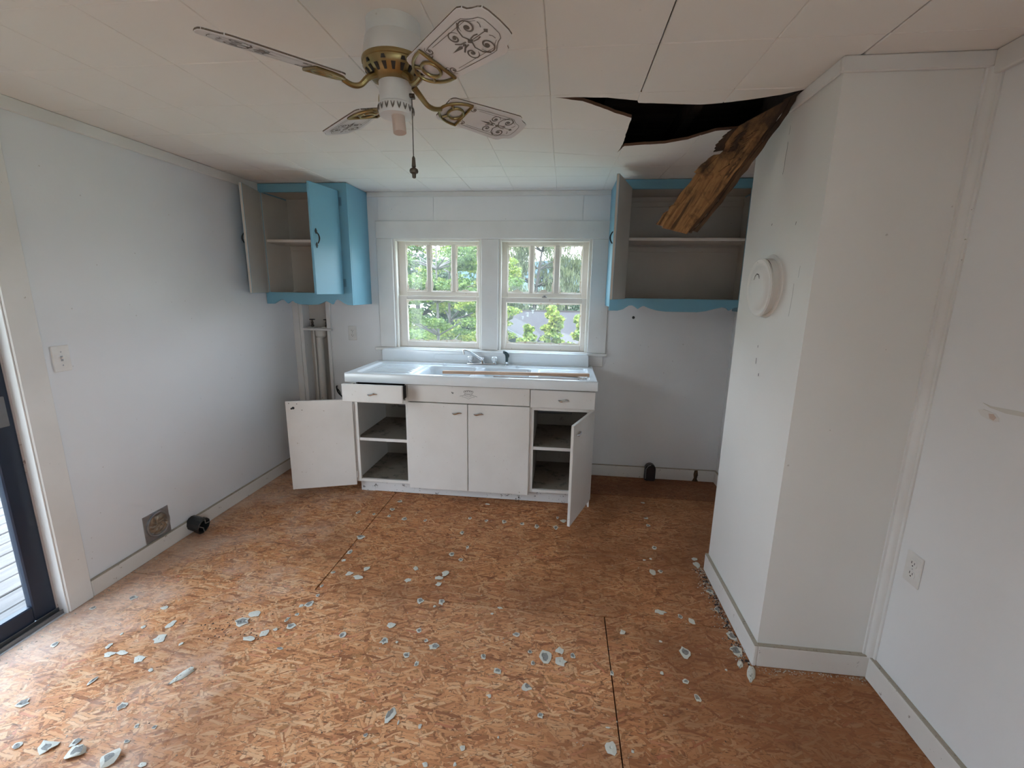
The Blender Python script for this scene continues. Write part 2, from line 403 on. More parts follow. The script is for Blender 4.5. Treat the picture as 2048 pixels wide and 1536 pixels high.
# floor: dark underlay carrying the separate OSB sheets
floor = S('floor', B(((XL - .13, -5.4, -.12), (XR + .13, .15, -.019))), 'sub')
GX = .0022
def sheet(x0, x1, y0, y1, col=(1, .95, .92, 1)):
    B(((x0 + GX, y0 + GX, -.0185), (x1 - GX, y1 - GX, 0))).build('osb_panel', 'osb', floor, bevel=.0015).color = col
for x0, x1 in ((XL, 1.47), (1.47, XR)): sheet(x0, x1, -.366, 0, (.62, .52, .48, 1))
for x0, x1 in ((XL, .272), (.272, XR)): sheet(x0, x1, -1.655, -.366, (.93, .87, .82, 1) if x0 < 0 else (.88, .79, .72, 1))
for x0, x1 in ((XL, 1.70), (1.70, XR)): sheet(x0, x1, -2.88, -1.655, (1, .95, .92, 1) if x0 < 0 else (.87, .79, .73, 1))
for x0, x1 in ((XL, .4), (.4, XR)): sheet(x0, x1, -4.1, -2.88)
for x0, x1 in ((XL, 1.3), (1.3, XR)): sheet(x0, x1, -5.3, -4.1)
# walls
WIN = [(.11, .815), (.948, 1.65)]; WZ0, WZ1 = 1.005, 1.865
holes = [(a, b, WZ0, WZ1) for a, b in WIN]; REC = (-.69, -.475, 0, 1.36)
back = S('wall_back', holed([XL - .13, REC[0], REC[1], .11, .815, .948, 1.65, XR + .13], [-.1, 0, WZ0, REC[3], WZ1, ZT], holes + [REC], lambda a, b, c, d: ((a, 0, c), (b, .13, d))), 'wall')
B(((REC[0] - .02, .10, 0), (REC[1] + .02, .13, REC[3] + .02))).build('recess_panel', 'inner', back)
for a, b in ((.0, .443), (.443, 1.572), (1.572, 1.79)):
    B(((a + .001, -.006, 1.992), (b - .001, 0, 2.168))).build('wall_panel', 'wall', back, bevel=.0015)
DY0, DY1, DZ = -3.75, -1.955, 2.03
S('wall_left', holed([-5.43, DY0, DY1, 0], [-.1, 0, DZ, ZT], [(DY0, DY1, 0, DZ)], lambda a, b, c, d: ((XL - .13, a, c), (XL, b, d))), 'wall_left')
RW = (-5.1, -3.9, .85, 1.95)
S('wall_right', holed([-5.43, RW[0], RW[1], 0], [-.1, RW[2], RW[3], ZT], [RW], lambda a, b, c, d: ((XR, a, c), (XR + .13, b, d))), 'wall')
S('wall_rear', B(((XL, -5.43, -.1), (XR, -5.3, ZT))), 'wall')
chim = S('wall_chimney', B(((XC, YC, -.02), (XR + .01, YCB, H + .004))), 'chimney')
B(((XC + .004, YC, H + .004), (XR + .01, YCB, 2.40))).build('chimney_core', 'attic', chim)
# ceiling: attic boards above, separate tiles below
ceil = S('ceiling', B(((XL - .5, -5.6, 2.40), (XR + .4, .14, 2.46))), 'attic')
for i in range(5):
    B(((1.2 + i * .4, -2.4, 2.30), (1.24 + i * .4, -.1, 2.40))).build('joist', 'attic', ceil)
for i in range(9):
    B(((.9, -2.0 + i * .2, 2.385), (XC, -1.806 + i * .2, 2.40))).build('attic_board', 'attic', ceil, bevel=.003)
def sagf(x, y):
    s = min(1, max(0, (y + 1.62) / .25)); s = s * s * (3 - 2 * s)
    return .05 * math.exp(-((x - 1.78) / .45) ** 2 - ((y + 1.05) / .34) ** 2) * s
HOLE = [(1.392, -1.616), (1.505, -1.610), (1.59, -1.601), (1.704, -1.567), (1.713, -1.547), (1.76, -1.541), (1.815, -1.534), (1.951, -1.516), (2.023, -1.523), (2.124, -1.545), (2.217, -1.577), (2.30, -1.63),
        (2.30, -1.25), (2.156, -1.27), (2.089, -1.269), (1.989, -1.203), (1.895, -1.178), (1.804, -1.178), (1.712, -1.163), (1.688, -1.077), (1.701, -1.18), (1.702, -1.3), (1.705, -1.425), (1.633, -1.466), (1.568, -1.519), (1.497, -1.576)]
def inpoly(x, y, P):
    r = False; j = len(P) - 1
    for i in range(len(P)):
        if (P[i][1] > y) != (P[j][1] > y) and x < (P[j][0] - P[i][0]) * (y - P[i][1]) / (P[j][1] - P[i][1]) + P[i][0]: r = not r
        j = i
    return r
TX = [XL, -.47, -.17, .135, .44, .747, 1.06, 1.375, 1.706, 2.035, 2.33, XR]
TY = [0, -.10, -.42, -.67, -1.0, -1.32, -1.635, -1.97, -2.285, -2.6, -2.91, -3.22, -3.6, -4.2, -5.3]
CH_ = .0026
tiles = []; bent = []
for i, (a, b) in enumerate(zip(TX, TX[1:])):
    for j, (d, c) in enumerate(zip(TY, TY[1:])):
        (bent if 1.05 < a < 2.3 and -1.66 < c and d < -.09 else tiles).append((a, b, c, d))
rnd = random.Random(5)
for a, b, c, d in tiles:
    l = .004 if abs(a - 1.706) < 1e-6 and d < -1.5 and c > -2.4 else .0003
    l2 = .005 if abs(a - 2.33) < 1e-6 and -2.3 < c < -1.8 else 0
    z = H + rnd.uniform(-.0006, .0006)
    m = MB().box((a + l + l2, c + .0003, z), (b - .0003, d - .0003, z + .012))
    m.build('ceiling_panel', 'ceiling', ceil, bevel=CH_)
# the sagging tiles round the hole: one triangulation, cut into tiles
vs = []; ed = []
def addp(p): vs.append(V(p)); return len(vs) - 1
hp = []
for i in range(len(HOLE)):               # ragged edge
    p, q = HOLE[i], HOLE[(i + 1) % len(HOLE)]; L = math.dist(p, q); k = max(1, int(L / .02))
    for t in range(k):
        f = t / k; jx = rnd.uniform(-.002, .002) if t and p[0] < 2.29 else 0
        hp.append((p[0] + (q[0] - p[0]) * f + jx, p[1] + (q[1] - p[1]) * f + (rnd.uniform(-.002, .002) if jx else 0)))
ids = [addp(p) for p in hp]; ed += [(ids[i], ids[(i + 1) % len(ids)]) for i in range(len(ids))]
for a, b, c, d in bent:
    for q in (0, CH_):
        k = [addp(p) for p in ((a + q, c + q), (b - q, c + q), (b - q, d - q), (a + q, d - q))]
        ed += [(k[n], k[(n + 1) % 4]) for n in range(4)]
    n = 9
    for u in range(1, n):
        for v_ in range(1, n): addp((a + (b - a) * u / n, c + (d - c) * v_ / n))
rv, re_, rf, *_ = delaunay_2d_cdt(vs, ed, [], 0, 1e-5)
per = {}
for f in rf:
    x = sum(rv[i].x for i in f) / len(f); y = sum(rv[i].y for i in f) / len(f)
    if inpoly(x, y, hp): continue
    for k, (a, b, c, d) in enumerate(bent):
        if a < x < b and c < y < d: per.setdefault(k, []).append(f); break
for k, fs in per.items():
    a, b, c, d = bent[k]; used = sorted({i for f in fs for i in f}); mp = {i: n for n, i in enumerate(used)}
    def onb(p): return min(abs(p.x - a), abs(p.x - b), abs(p.y - c), abs(p.y - d)) < 2e-5
    lo = [(rv[i].x, rv[i].y, H - sagf(rv[i].x, rv[i].y) + (CH_ if onb(rv[i]) else 0)) for i in used]
    hi = [(x, y, H - sagf(x, y) + .012) for x, y, z in lo]
    m = MB(); n = len(used); F = []
    cnt = {}
    for f in fs:
        g = [mp[i] for i in f]; ar = sum(lo[g[q]][0] * lo[g[(q + 1) % 3]][1] - lo[g[(q + 1) % 3]][0] * lo[g[q]][1] for q in range(3))
        if ar < 0: g.reverse()
        F.append(g)
        for q in range(len(g)): cnt[(g[q], g[(q + 1) % len(g)])] = 1
    m.add(lo + hi, [tuple(reversed(g)) for g in F] + [tuple(i + n for i in g) for g in F], 0)
    side = [(u, v_) for (u, v_) in cnt if (v_, u) not in cnt]
    m.f += [(u, v_, v_ + n, u + n) for u, v_ in side]; m.mi += [1] * len(side)
    m.build('ceiling_panel', ['ceiling', 'fibre'], ceil, smooth=True, ang=25, fixn=False)
# trims
def trim(n, a, b, mat='trim', bevel=.004): return S('trim_%d' % n, B((a, b)), mat, bevel=bevel)
trim(1, (XL, DY0 - 1.5, 2.150), (XL + .014, -.32, H))
trim(2, (-.08, -.014, 2.168), (1.77, 0, H))
trim(3, (XC - .012, YC, 2.160), (XC, YCB, H)); trim(4, (XC - .012, YC - .014, 2.158), (XR, YC, H))
trim(5, (XR - .02, -5.3, 2.135), (XR, YC - .014, H))
m = MB(); R_ = .017                                           # corner moulding between chimney and right wall
prof = [(XR, YC - .034), (XR - .006, YC - .034), (XR - .008, YC - .030)] + [(XR - .008 - R_ * math.sin(q * PI / 12), YC - .008 - R_ * math.cos(q * PI / 12)) for q in range(7)] + [(XR - .032, YC - .007), (XR - .032, YC), (XR, YC)]
m.prism(prof, 2.158 - .095, 'z', .095); S('trim_6', m, 'trim', smooth=True, ang=30)
trim(7, (XL, -.022, 0), (-.715, 0, 1.45)); trim(8, (-.715, -.012, 0), (REC[0] + .004, 0, 1.40))
trim(9, (REC[1] - .003, -.018, 0), (REC[1] + .022, 0, 1.40))
# window casing
trim(10, (-.020, -.022, 1.862), (1.792, 0, 1.992)); trim(11, (-.020, -.020, 1.012), (.110, 0, 1.862))
trim(12, (.815, -.020, 1.012), (.948, 0, 1.862)); trim(13, (1.650, -.020, 1.012), (1.792, 0, 1.862))
trim(14, (-.058, -.045, .990), (1.803, .04, 1.012)); trim(15, (.0, -.018, .905), (1.775, 0, .990))
# baseboards
def bb(name, a, b):
    o = S(name, B((a, b)), 'baseboard', bevel=.004)
    B(((a[0] + .001, a[1] + .001, b[2] - .002), (b[0] - .001, b[1] - .001, b[2] + .0025))).build('dusty_top', 'grime', o)
    return o
bb('baseboard_left', (XL, DY1 + .11, .0), (XL + .016, -.022, .085))
bb('baseboard_back', (REC[1] + .03, -.016, 0), (XR, 0, .095)); bb('baseboard_right', (XR - .016, YCB, 0), (XR, -.016, .095))
bb('baseboard_chimney_left', (XC - .017, YC - .017, 0), (XC, YCB + .005, .097)); bb('baseboard_chimney_front', (XC, YC - .017, 0), (XR, YC, .097))
bb('baseboard_right_front', (XR - .017, -5.3, 0), (XR, YC - .017, .097))
def sc(y, x, z):                                              # point on the sash plane y for one measured at y = .06
    k = (y + 3.4993) / 3.5593
    return (1.4539 + (x - 1.4539) * k, 1.4872 + (z - 1.4872) * k)
rnd = random.Random(11)
def putty_ring(x0, x1, z0, z1, y, rough=1.0):
    pts = []; n = 16
    def side(p, q):
        return [(p[0] + (q[0] - p[0]) * t / n, p[1] + (q[1] - p[1]) * t / n) for t in range(n)]
    out = side((x0, z0), (x1, z0)) + side((x1, z0), (x1, z1)) + side((x1, z1), (x0, z1)) + side((x0, z1), (x0, z0))
    cx, cz = (x0 + x1) / 2, (z0 + z1) / 2; inn = []
    low = 0
    for i, (x, z) in enumerate(out):
        low = .6 * low + rnd.uniform(-.5, 1) * .4
        bot = 1.9 if i < n else 1.3 if (z - z0) < .08 else .9
        d = (.004 + max(0, low) * .017 * rough) * bot
        inn.append((min(max(x, x0 + d), x1 - d), min(max(z, z0 + d), z1 - d)))
    k = len(out); m = MB()
    m.add([(x, y - .007, z) for x, z in out] + [(x, y - .001, z) for x, z in inn], [(i, (i + 1) % k, k + (i + 1) % k, k + i) for i in range(k)])
    return m
def frame_mb(x0, x1, z0, z1, X0, X1, Z0, Z1, y0, y1):
    return J(((x0, y0, z0), (X0, y1, z1)), ((X1, y0, z0), (x1, y1, z1)), ((X0, y0 + .0005, z0), (X1, y1, Z0)), ((X0, y0 + .0005, Z1), (X1, y1, z1)))
def window(n, ox0, ox1, pan, lo):
    w_ = thing('window_%d' % n, '', '', ((ox0 + ox1) / 2, .05, WZ0), kind='structure')
    B(((ox0, 0, WZ0), (ox0 + .020, .035, WZ1)), ((ox1 - .020, 0, WZ0), (ox1, .035, WZ1)), ((ox0 + .02, 0.0005, WZ1 - .020), (ox1 - .02, .035, WZ1))).build('window_stop', 'stop', w_, bevel=.003)
    B(((ox0, .035, WZ0), (ox0 + .012, .13, WZ1)), ((ox1 - .012, .035, WZ0), (ox1, .13, WZ1)), ((ox0 + .012, .035, WZ1 - .012), (ox1 - .012, .13, WZ1)), ((ox0, .035, WZ0), (ox1, .15, WZ0 + .012))).build('jamb', 'stop', w_)
    ps = [(*sc(.085, a, z0), *sc(.085, b, z1)) for a, b, z0, z1 in pan]
    X0, X1 = ps[0][0], ps[-1][2]; Z0, Z1 = ps[0][1], ps[0][3]
    us = frame_mb(ox0 + .013, ox1 - .013, 1.420, WZ1 - .013, X0, X1, Z0, Z1, .075, .105).build('upper_sash', 'sash', w_, bevel=.003)
    for p, q in zip(ps, ps[1:]): B(((p[2], .077, Z0), (q[0], .103, Z1))).build('muntin', 'sash', us, bevel=.004)
    us['_b'] = w_['_b']
    for p in ps:
        B(((p[0] - .004, .088, Z0 - .004), (p[2] + .004, .091, Z1 + .004))).build('pane', 'glass', us)
        putty_ring(p[0], p[2], Z0, Z1, .088).build('putty', 'putty', us, smooth=True, fixn=False)
    a, b = sc(.055, lo[0], lo[2]); c, d = sc(.055, lo[1], lo[3])
    ls = frame_mb(ox0 + .014, ox1 - .014, WZ0 + .012, 1.428, a, c, b, d, .038, .068).build('lower_sash', 'sash', w_, bevel=.003)
    B(((a - .004, .055, b - .004), (c + .004, .058, d + .004))).build('pane', 'glass', ls)
    putty_ring(a, c, b, d, .055).build('putty', 'putty', ls, smooth=True, fixn=False)
    return w_
window(1, *WIN[0], [(.194, .362, 1.463, 1.822), (.398, .564, 1.463, 1.822), (.600, .771, 1.463, 1.822)], (.194, .767, 1.060, 1.396))
w2 = window(2, *WIN[1], [(1.012, 1.181, 1.463, 1.820), (1.216, 1.373, 1.463, 1.820), (1.415, 1.586, 1.463, 1.820)], (1.006, 1.594, 1.062, 1.388))
J(((1.285, .045, 1.428), (1.325, .062, 1.437)), ((1.297, .040, 1.437), (1.313, .055, 1.447))).build('sash_lock', 'galv', w2, bevel=.002)
m = thing('window_3', '', '', (2.78, -4.5, .85), kind='structure')  # unseen window added behind the camera to light left wall and ceiling
k = MB(); k.T = Matrix(((0, 1, 0, 0), (1, 0, 0, 0), (0, 0, 1, 0), (0, 0, 0, 1))); f = frame_mb(RW[0], RW[1], RW[2], RW[3], RW[0] + .05, RW[1] - .05, RW[2] + .05, RW[3] - .05, 2.75, 2.81); k.add(f.v, f.f); k.build('sash', 'sash', m)
B(((2.775, RW[0] + .05, RW[2] + .05), (2.779, RW[1] - .05, RW[3] - .05))).build('pane', 'glass', m)
# sliding door in the left wall
dr = thing('door_1', '', '', (-.84, -2.85, 0), kind='structure')
B(((XL, DY1, 0), (XL + .018, DY1 + .107, 2.150)), ((XL, DY0 - .1, 0), (XL + .018, DY0, DZ + .1)), ((XL, DY0, DZ), (XL + .018, DY1, DZ + .1))).build('casing', 'trim', dr, bevel=.004)
B(((XL - .034, DY1 - .006, .0), (XL + .012, DY1, DZ))).build('door_stop', 'trim', dr, bevel=.001)
B(((XL - .13, DY1 - .012, .02), (XL - .034, DY1, DZ))).build('door_jamb', 'jamb', dr)
def slider(y0, y1, x, nm):
    z0, z1, s_ = .022, 2.0, .088
    f = frame_mb(y0, y1, z0, z1, y0 + s_, y1 - s_, .098, z1 - .08, 0, 1)
    k = MB(); k.v = [V((x - .018 + v.y * .036, v.x, v.z)) for v in f.v]; k.f = f.f; k.mi = f.mi
    k.build('door_frame', 'doorf', dr, bevel=.005)
    B(((x - .004, y0 + s_ - .004, .094), (x + .004, y1 - s_ + .004, z1 - .076))).build('door_pane', 'glass', dr)
slider(-2.90, DY1 - .003, -.822, 0); slider(DY0, -2.80, -.872, 1)
B(((-.805, -2.02, .905), (-.797, -1.985, 1.03))).build('latch_plate', 'track', dr, bevel=.002)
J(((-.90, DY0, .0), (-.775, DY1, .010)), ((-.801, DY0, .010), (-.797, DY1, .028)), ((-.780, DY0, .010), (-.775, DY1, .020)), ((-.850, DY0, .010), (-.846, DY1, .022))).build('door_track', 'track', dr, bevel=.001)
# ================================================================ CUPBOARDS
def bar_handle(m, c, d, n, L=.085, lift=.022):
    """wrought pull: spade ends and an arched grip. c centre, d along, n out of the face"""
    c, d, n = V(c), V(d).normalized(), V(n).normalized(); s = d.cross(n)
    pts = [c + d * (L * .5 * t) + n * (lift * (1 - t * t) + .003) for t in [-.8 + 1.6 * i / 10 for i in range(11)]]
    m.tube(pts, [.0035 + .0015 * (1 - abs(i - 5) / 5) for i in range(11)], 8)
    for e in (-1, 1):
        q = c + d * e * L * .5
        P = [(0, -.016), (.007, -.006), (.010, .002), (.006, .009), (.003, .016), (0, .020), (-.003, .016), (-.006, .009), (-.010, .002), (-.007, -.006)]
        vs = [q + s * u + d * e * v + n * t for t in (0, .004) for u, v in P]
        k = len(P); m.add(vs, [tuple(range(k)), tuple(range(2 * k - 1, k - 1, -1))] + [(i, (i + 1) % k, k + (i + 1) % k, k + i) for i in range(k)])
    return m
def slab_T(hinge, width, free):
    """frame for a door leaf: x along the leaf from its hinge, y through its thickness, z up"""
    h = V((*hinge, 0)); d = (V((*free, 0)) - h).normalized(); nrm = V((-d.y, d.x, 0))
    return Matrix(((d.x, nrm.x, 0, h.x), (d.y, nrm.y, 0, h.y), (0, 0, 1, 0), (0, 0, 0, 1)))
def wall_cupboard(x0, x1, xo0, xo1, y, label, doors, base, valance, shelfz):
    t = thing('wall_cupboard', label, 'cupboard', base)
    zb, z0, z1 = 1.356, 1.442, 2.142; T = .018
    m = B(((x0, y + .02, zb + .025), (x0 + T, -.002, H - .004)), ((x1 - T, y + .02, zb + .0), (x1, -.002, H - .004)))
    m.build('side_panel', 'blue', t, bevel=.001)
    B(((x0 + T, y + .02, z0 - .018), (x1 - T, -.006, z0)), ((x0 + T, y + .02, z1 + .01), (x1 - T, -.006, z1 + .025))).build('inside_board', 'inner', t)
    B(((x0 + T, -.008, z0), (x1 - T, -.003, z1 + .01))).build('back_panel', 'inner', t)
    B(((x0 + T, y + .021, z0), (x0 + T + .004, -.008, z1)), ((x1 - T - .004, y + .021, z0), (x1 - T, -.008, z1))).build('lining', 'inner', t)
    for zz in ((shelfz - .058,) if x0 < 0 else (z1 - .06, shelfz - .07)): B(((x0 + T + .005, -.016 if x0 < 0 else -.022, zz), (x1 - T - .005, -.008, zz + .036))).build('back_cleat', 'inner', t, bevel=.002)
    B(((x0 + T + .004, y + .03, shelfz - .020), (x1 - T - .004, -.008, shelfz))).build('shelf', 'shelf', t, bevel=.002)
    B(((x0, y, z0), (xo0, y + .02, z1))).build('frame_rail', 'inner' if x0 < 0 else 'blue', t, bevel=.0015)
    m = B(((xo1, y, z0), (x1, y + .02, z1)), ((x0, y, z1), (x1, y + .02, H - .004)))
    m.build('frame_rail', 'blue', t, bevel=.0015)
    poly = [(x0, z0), (x1, z0)] + [(x0 + (x1 - x0) * u, zb + v) for u, v in reversed(valance)]
    m = MB(); m.prism(poly, .02, 'y', y); m.build('valance', 'blue', t, bevel=.001)
    for hinge, free, wd, out, hz in doors:
        Tm = slab_T(hinge, wd, free); m = MB(); m.T = Tm
        s = -out                                               # +1: painted face on +y of leaf frame
        m.box((0, -.009, z0 - .006), (wd, .009, z1 + .004))
        o = m.build('cupboard_door', ['blue', 'inner'], t)
        bm = bmesh.new(); bm.from_mesh(o.data)
        nv = (Tm.to_3x3() @ V((0, s, 0)))
        for f in bm.faces: f.material_index = 0 if (f.normal.dot(nv) > (.5 if hinge[0] < (x0 + x1) / 2 else -.5)) else 1
        bmesh.ops.bevel(bm, geom=bm.edges[:], offset=.002, segments=1, affect='EDGES'); bm.to_mesh(o.data); bm.free()
        m = MB(); c = Tm @ V((wd - .035, s * .009, hz)); bar_handle(m, c, (0, 0, 1), nv); m.build('handle', 'black', o, smooth=True)
        for zz in (z0 + .05, z1 - .09):
            m = MB(); q = Tm @ V((-.002, s * .002, zz)); m.tube([q, q + V((0, 0, .045))], .005, 8)
            sx = 1 if hinge[0] > (x0 + x1) / 2 else -1
            e = V((hinge[0] + sx * .004, y - .004, zz - .004)); m.box(tuple(e), (e.x + sx * .020, y, zz + .052))
            m.build('hinge', 'hinge', o)
    return t
val_l = [(0, 0), (.08, 0), (.11, .012), (.17, .034), (.195, .034), (.22, .02), (.245, .004), (.27, .018), (.30, .026), (.33, .010), (.38, .0), (.50, -.003), (.60, 0), (.65, .014), (.69, .028), (.73, .016), (.765, .004), (.79, .030), (.815, .042), (.85, .034), (.90, .012), (.94, .002), (1, 0)]
cupL = wall_cupboard(XL + .003, -.085, -.748, -.155, -.33, 'blue wall cupboard with both doors open, hung in the left corner beside the window', 
    [((-.747, -.340), (-.675, -.612), .287, 1, 1.80), ((-.150, -.340), (-.192, -.636), .297, -1, 1.80)][0:0] +
    [((-.747, -.340), (-.672, -.618), .288, 1, 1.80), ((-.152, -.340), (-.196, -.636), .298, -1, 1.80)], (-.42, -.16, 1.356), val_l, 1.822)
val_r = [(0, 0), (.06, 0), (.10, .010), (.14, .036), (.165, .038), (.185, .028), (.205, .014), (.235, .033), (.25, .035), (.28, .022), (.34, .006), (.40, 0), (.62, 0), (.68, .008), (.74, .024), (.79, .036), (.82, .030), (.84, .014), (.87, .033), (.895, .037), (.92, .024), (.96, .002), (1, 0)]
cupR = wall_cupboard(1.768, XR - .003, 1.866, 2.618, -.33, 'blue wall cupboard with one open door, hung right of the window behind the fallen board',
    [((1.862, -.340), (1.738, -.715), .395, 1, 1.80)], (2.24, -.16, 1.356), val_r, 1.842)

# ================================================================ SINK CABINET
sk = thing('sink_cabinet', 'white steel sink cabinet with two doors hanging open, under the window', 'cabinet', (.84, -.30, 0))
X0, X1, YF, ZK = 0.0, 1.685, -.60, .10
B(((X0, YF + .02, ZK), (X0 + .012, -.03, .845)), ((X1 - .012, YF + .02, 0), (X1, -.03, .845))).build('side_panel', 'cabw', sk, bevel=.001)
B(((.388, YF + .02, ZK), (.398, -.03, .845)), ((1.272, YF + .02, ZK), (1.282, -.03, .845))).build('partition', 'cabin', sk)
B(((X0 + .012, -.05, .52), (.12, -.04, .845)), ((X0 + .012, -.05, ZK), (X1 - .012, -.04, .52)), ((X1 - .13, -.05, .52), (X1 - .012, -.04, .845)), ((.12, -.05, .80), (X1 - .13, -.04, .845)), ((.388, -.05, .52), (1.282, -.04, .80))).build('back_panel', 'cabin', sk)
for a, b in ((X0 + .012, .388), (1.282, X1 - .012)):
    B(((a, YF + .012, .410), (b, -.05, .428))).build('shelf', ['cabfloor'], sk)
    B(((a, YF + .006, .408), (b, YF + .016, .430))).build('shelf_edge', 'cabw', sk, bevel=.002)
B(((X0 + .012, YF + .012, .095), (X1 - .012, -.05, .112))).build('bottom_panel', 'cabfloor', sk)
B(((.004, -.548, 0), (.11, -.536, ZK - .004)), ((.112, -.551, .004), (X1 - .01, -.538, ZK - .004))).build('toe_kick', 'kick', sk, bevel=.001)
# face frame
B(((X0, YF, ZK - .004), (.034, YF + .02, .85)), ((.386, YF, ZK - .004), (.412, YF + .02, .85)), ((1.25, YF, ZK - .004), (1.284, YF + .02, .85)), ((X1 - .034, YF, ZK - .004), (X1, YF + .02, .85)),
  ((.034, YF + .001, ZK - .004), (.386, YF + .02, .118)), ((1.284, YF + .001, ZK - .004), (X1 - .034, YF + .02, .118)), ((.034, YF + .001, .692), (.386, YF + .02, .722)), ((1.284, YF + .001, .692), (X1 - .034, YF + .02, .722)),
  ((.412, YF + .001, .10), (1.25, YF + .02, .118)), ((.034, YF + .001, .838), (X1 - .034, YF + .02, .85))).build('frame_rail', 'cabw', sk, bevel=.001)
B(((.412, YF + .02, .118), (1.25, YF + .03, .84))).build('door_backing', 'cabin', sk)
def wave_handle(m, c, d, n, L=.07):
    """flat chrome pull with a wavy blade"""
    c, d, n = V(c), V(d).normalized(), V(n).normalized(); u = n.cross(d)
    k = 12; vs = []
    for i in range(k + 1):
        t = i / k * 2 - 1; off = .0045 * math.sin(t * 3.0); h = .016 - .012 * t ** 4; wd = .0075 * (1 - .55 * t * t)
        for a, b in ((wd, 0), (wd * .3, .004), (-wd * .7, .002), (-wd, -.003)):
            vs.append(c + d * (t * L / 2) + u * (a + off) + n * (h + b))
    m.add(vs, [(i * 4 + j, i * 4 + (j + 1) % 4, i * 4 + 4 + (j + 1) % 4, i * 4 + 4 + j) for i in range(k) for j in range(4)] + [(3, 2, 1, 0), tuple(k * 4 + j for j in range(4))])
    for e in (-.8, .8): m.tube([c + d * (e * L / 2) + u * .0045 * math.sin(e * 3), c + d * (e * L / 2) + u * .0045 * math.sin(e * 3) + n * .012], .004, 8)
    return m
def leaf_door(x0, x1, z0, z1, hx, label=None):
    o = B(((x0, YF - .020, z0), (x1, YF - .001, z1))).build('cabinet_door', 'cabw', sk, bevel=.004, seg=2)
    wave_handle(MB(), (hx, YF - .020, .653), (1, 0, 0), (0, -1, 0)).build('handle', 'chrome', o, smooth=True)
leaf_door(.405, .829, .078, .716, .757); leaf_door(.833, 1.257, .078, .716, .908)
def swung(hinge, free, wd, hs, hn):
    Tm = slab_T(hinge, wd, free); m = MB(); m.T = Tm; m.box((0, -.009, .076), (wd, .009, .718))
    o = m.build('cabinet_door', 'cabw', sk, bevel=.003, seg=2)
    m = MB(); wave_handle(m, Tm @ V((wd - .075, hs * .009, .653)), Tm.to_3x3() @ V((1, 0, 0)), Tm.to_3x3() @ V((0, hs, 0))); m.build('handle', 'chrome', o, smooth=True)
    for zz in (.13, .63): m = MB(); q = Tm @ V((-.004, 0, zz)); m.tube([q, q + V((0, 0, .05))], .005, 8); m.build('hinge', 'cabw', o)
    return o, Tm
o, Tm = swung((.004, -.612), (-.405, -.757), .433, -1, 0)
m = MB(); m.T = Tm                                             # rusty catch and screw holes on the inner face
for x, z, r in ((.385, .672, .010), (.396, .668, .007), (.41, .706, .003), (.36, .70, .003), (.33, .655, .003)): m.lathe([(r, .0088), (r * .6, .0105)], 10, 0, (x, 0, z), 'y')
c_ = m.build('catch', 'black', o); c_['kind'] = 'stuff'
swung((1.681, -.612), (1.535, -1.000), .415, 1, 0)
# drawers
def drawer(x0, x1, yf, z0, z1):
    o = B(((x0, yf - .020, z0), (x1, yf, z1))).build('drawer', 'cabw', sk, bevel=.004, seg=2)
    a, b = x0 + .025, x1 - .022
    J(((a, yf, z0 + .012), (a + .006, yf + .40, z1 - .022)), ((b - .006, yf, z0 + .012), (b, yf + .40, z1 - .022)), ((a, yf, z0 + .012), (b, yf + .40, z0 + .018)), ((a, yf + .394, z0 + .012), (b, yf + .40, z1 - .022))).build('drawer_box', 'black', o)
    wave_handle(MB(), ((x0 + x1) / 2 + .005, yf - .020, (z0 + z1) / 2 - .003), (1, 0, 0), (0, -1, 0)).build('handle', 'chrome', o, smooth=True)
drawer(-.006, .416, -.715, .731, .853); drawer(1.260, 1.687, YF - .001, .715, .838)
ff = B(((.412, YF - .020, .722), (1.255, YF - .001, .842))).build('false_front', 'cabw', sk, bevel=.003, seg=2)
m = MB(); ex, ez, ey = .838, .781, YF - .021                    # pressed crest: crown, lozenge and scroll
def line(pts, r=.0011): m.tube([(ex + x, ey, ez + z) for x, z in pts], r, 5)
for k in range(5):
    cx = (k - 2) * .0125; h = .023 + .004 * (1 - abs(k - 2) / 2); line([(cx + .0065 * math.cos(q), h + .008 * math.sin(q) - .000) for q in [PI * (-.12 + 1.24 * i / 8) for i in range(9)]], .0015)
line([(-.030, .019), (-.022, .011), (0, .009), (.022, .011), (.030, .019)])
line([(-.022, .011), (-.026, .004), (-.040, -.004), (-.056, -.006), (-.060, -.010)]); line([(.022, .011), (.026, .004), (.040, -.004), (.056, -.006), (.060, -.010)])
line([(-.044, -.012), (-.026, -.013), (-.012, -.020), (0, -.026), (.012, -.020), (.026, -.013), (.044, -.012)], .0008)
line([(-.026, 0), (0, .008), (.026, 0), (.012, -.008), (0, -.012), (-.012, -.008), (-.026, 0)], .0007)
for x in (-.012, -.003, .006, .014): line([(x, -.004), (x + .004, .002)], .0007)
m.build('emblem', 'emblem', ff, fixn=False)
m = MB(); m.tube([(.722, ey, .800), (.726, ey, .792), (.731, ey, .790), (.734, ey, .796)], .0022, 6); m.build('paint_chip', 'crack', ff)

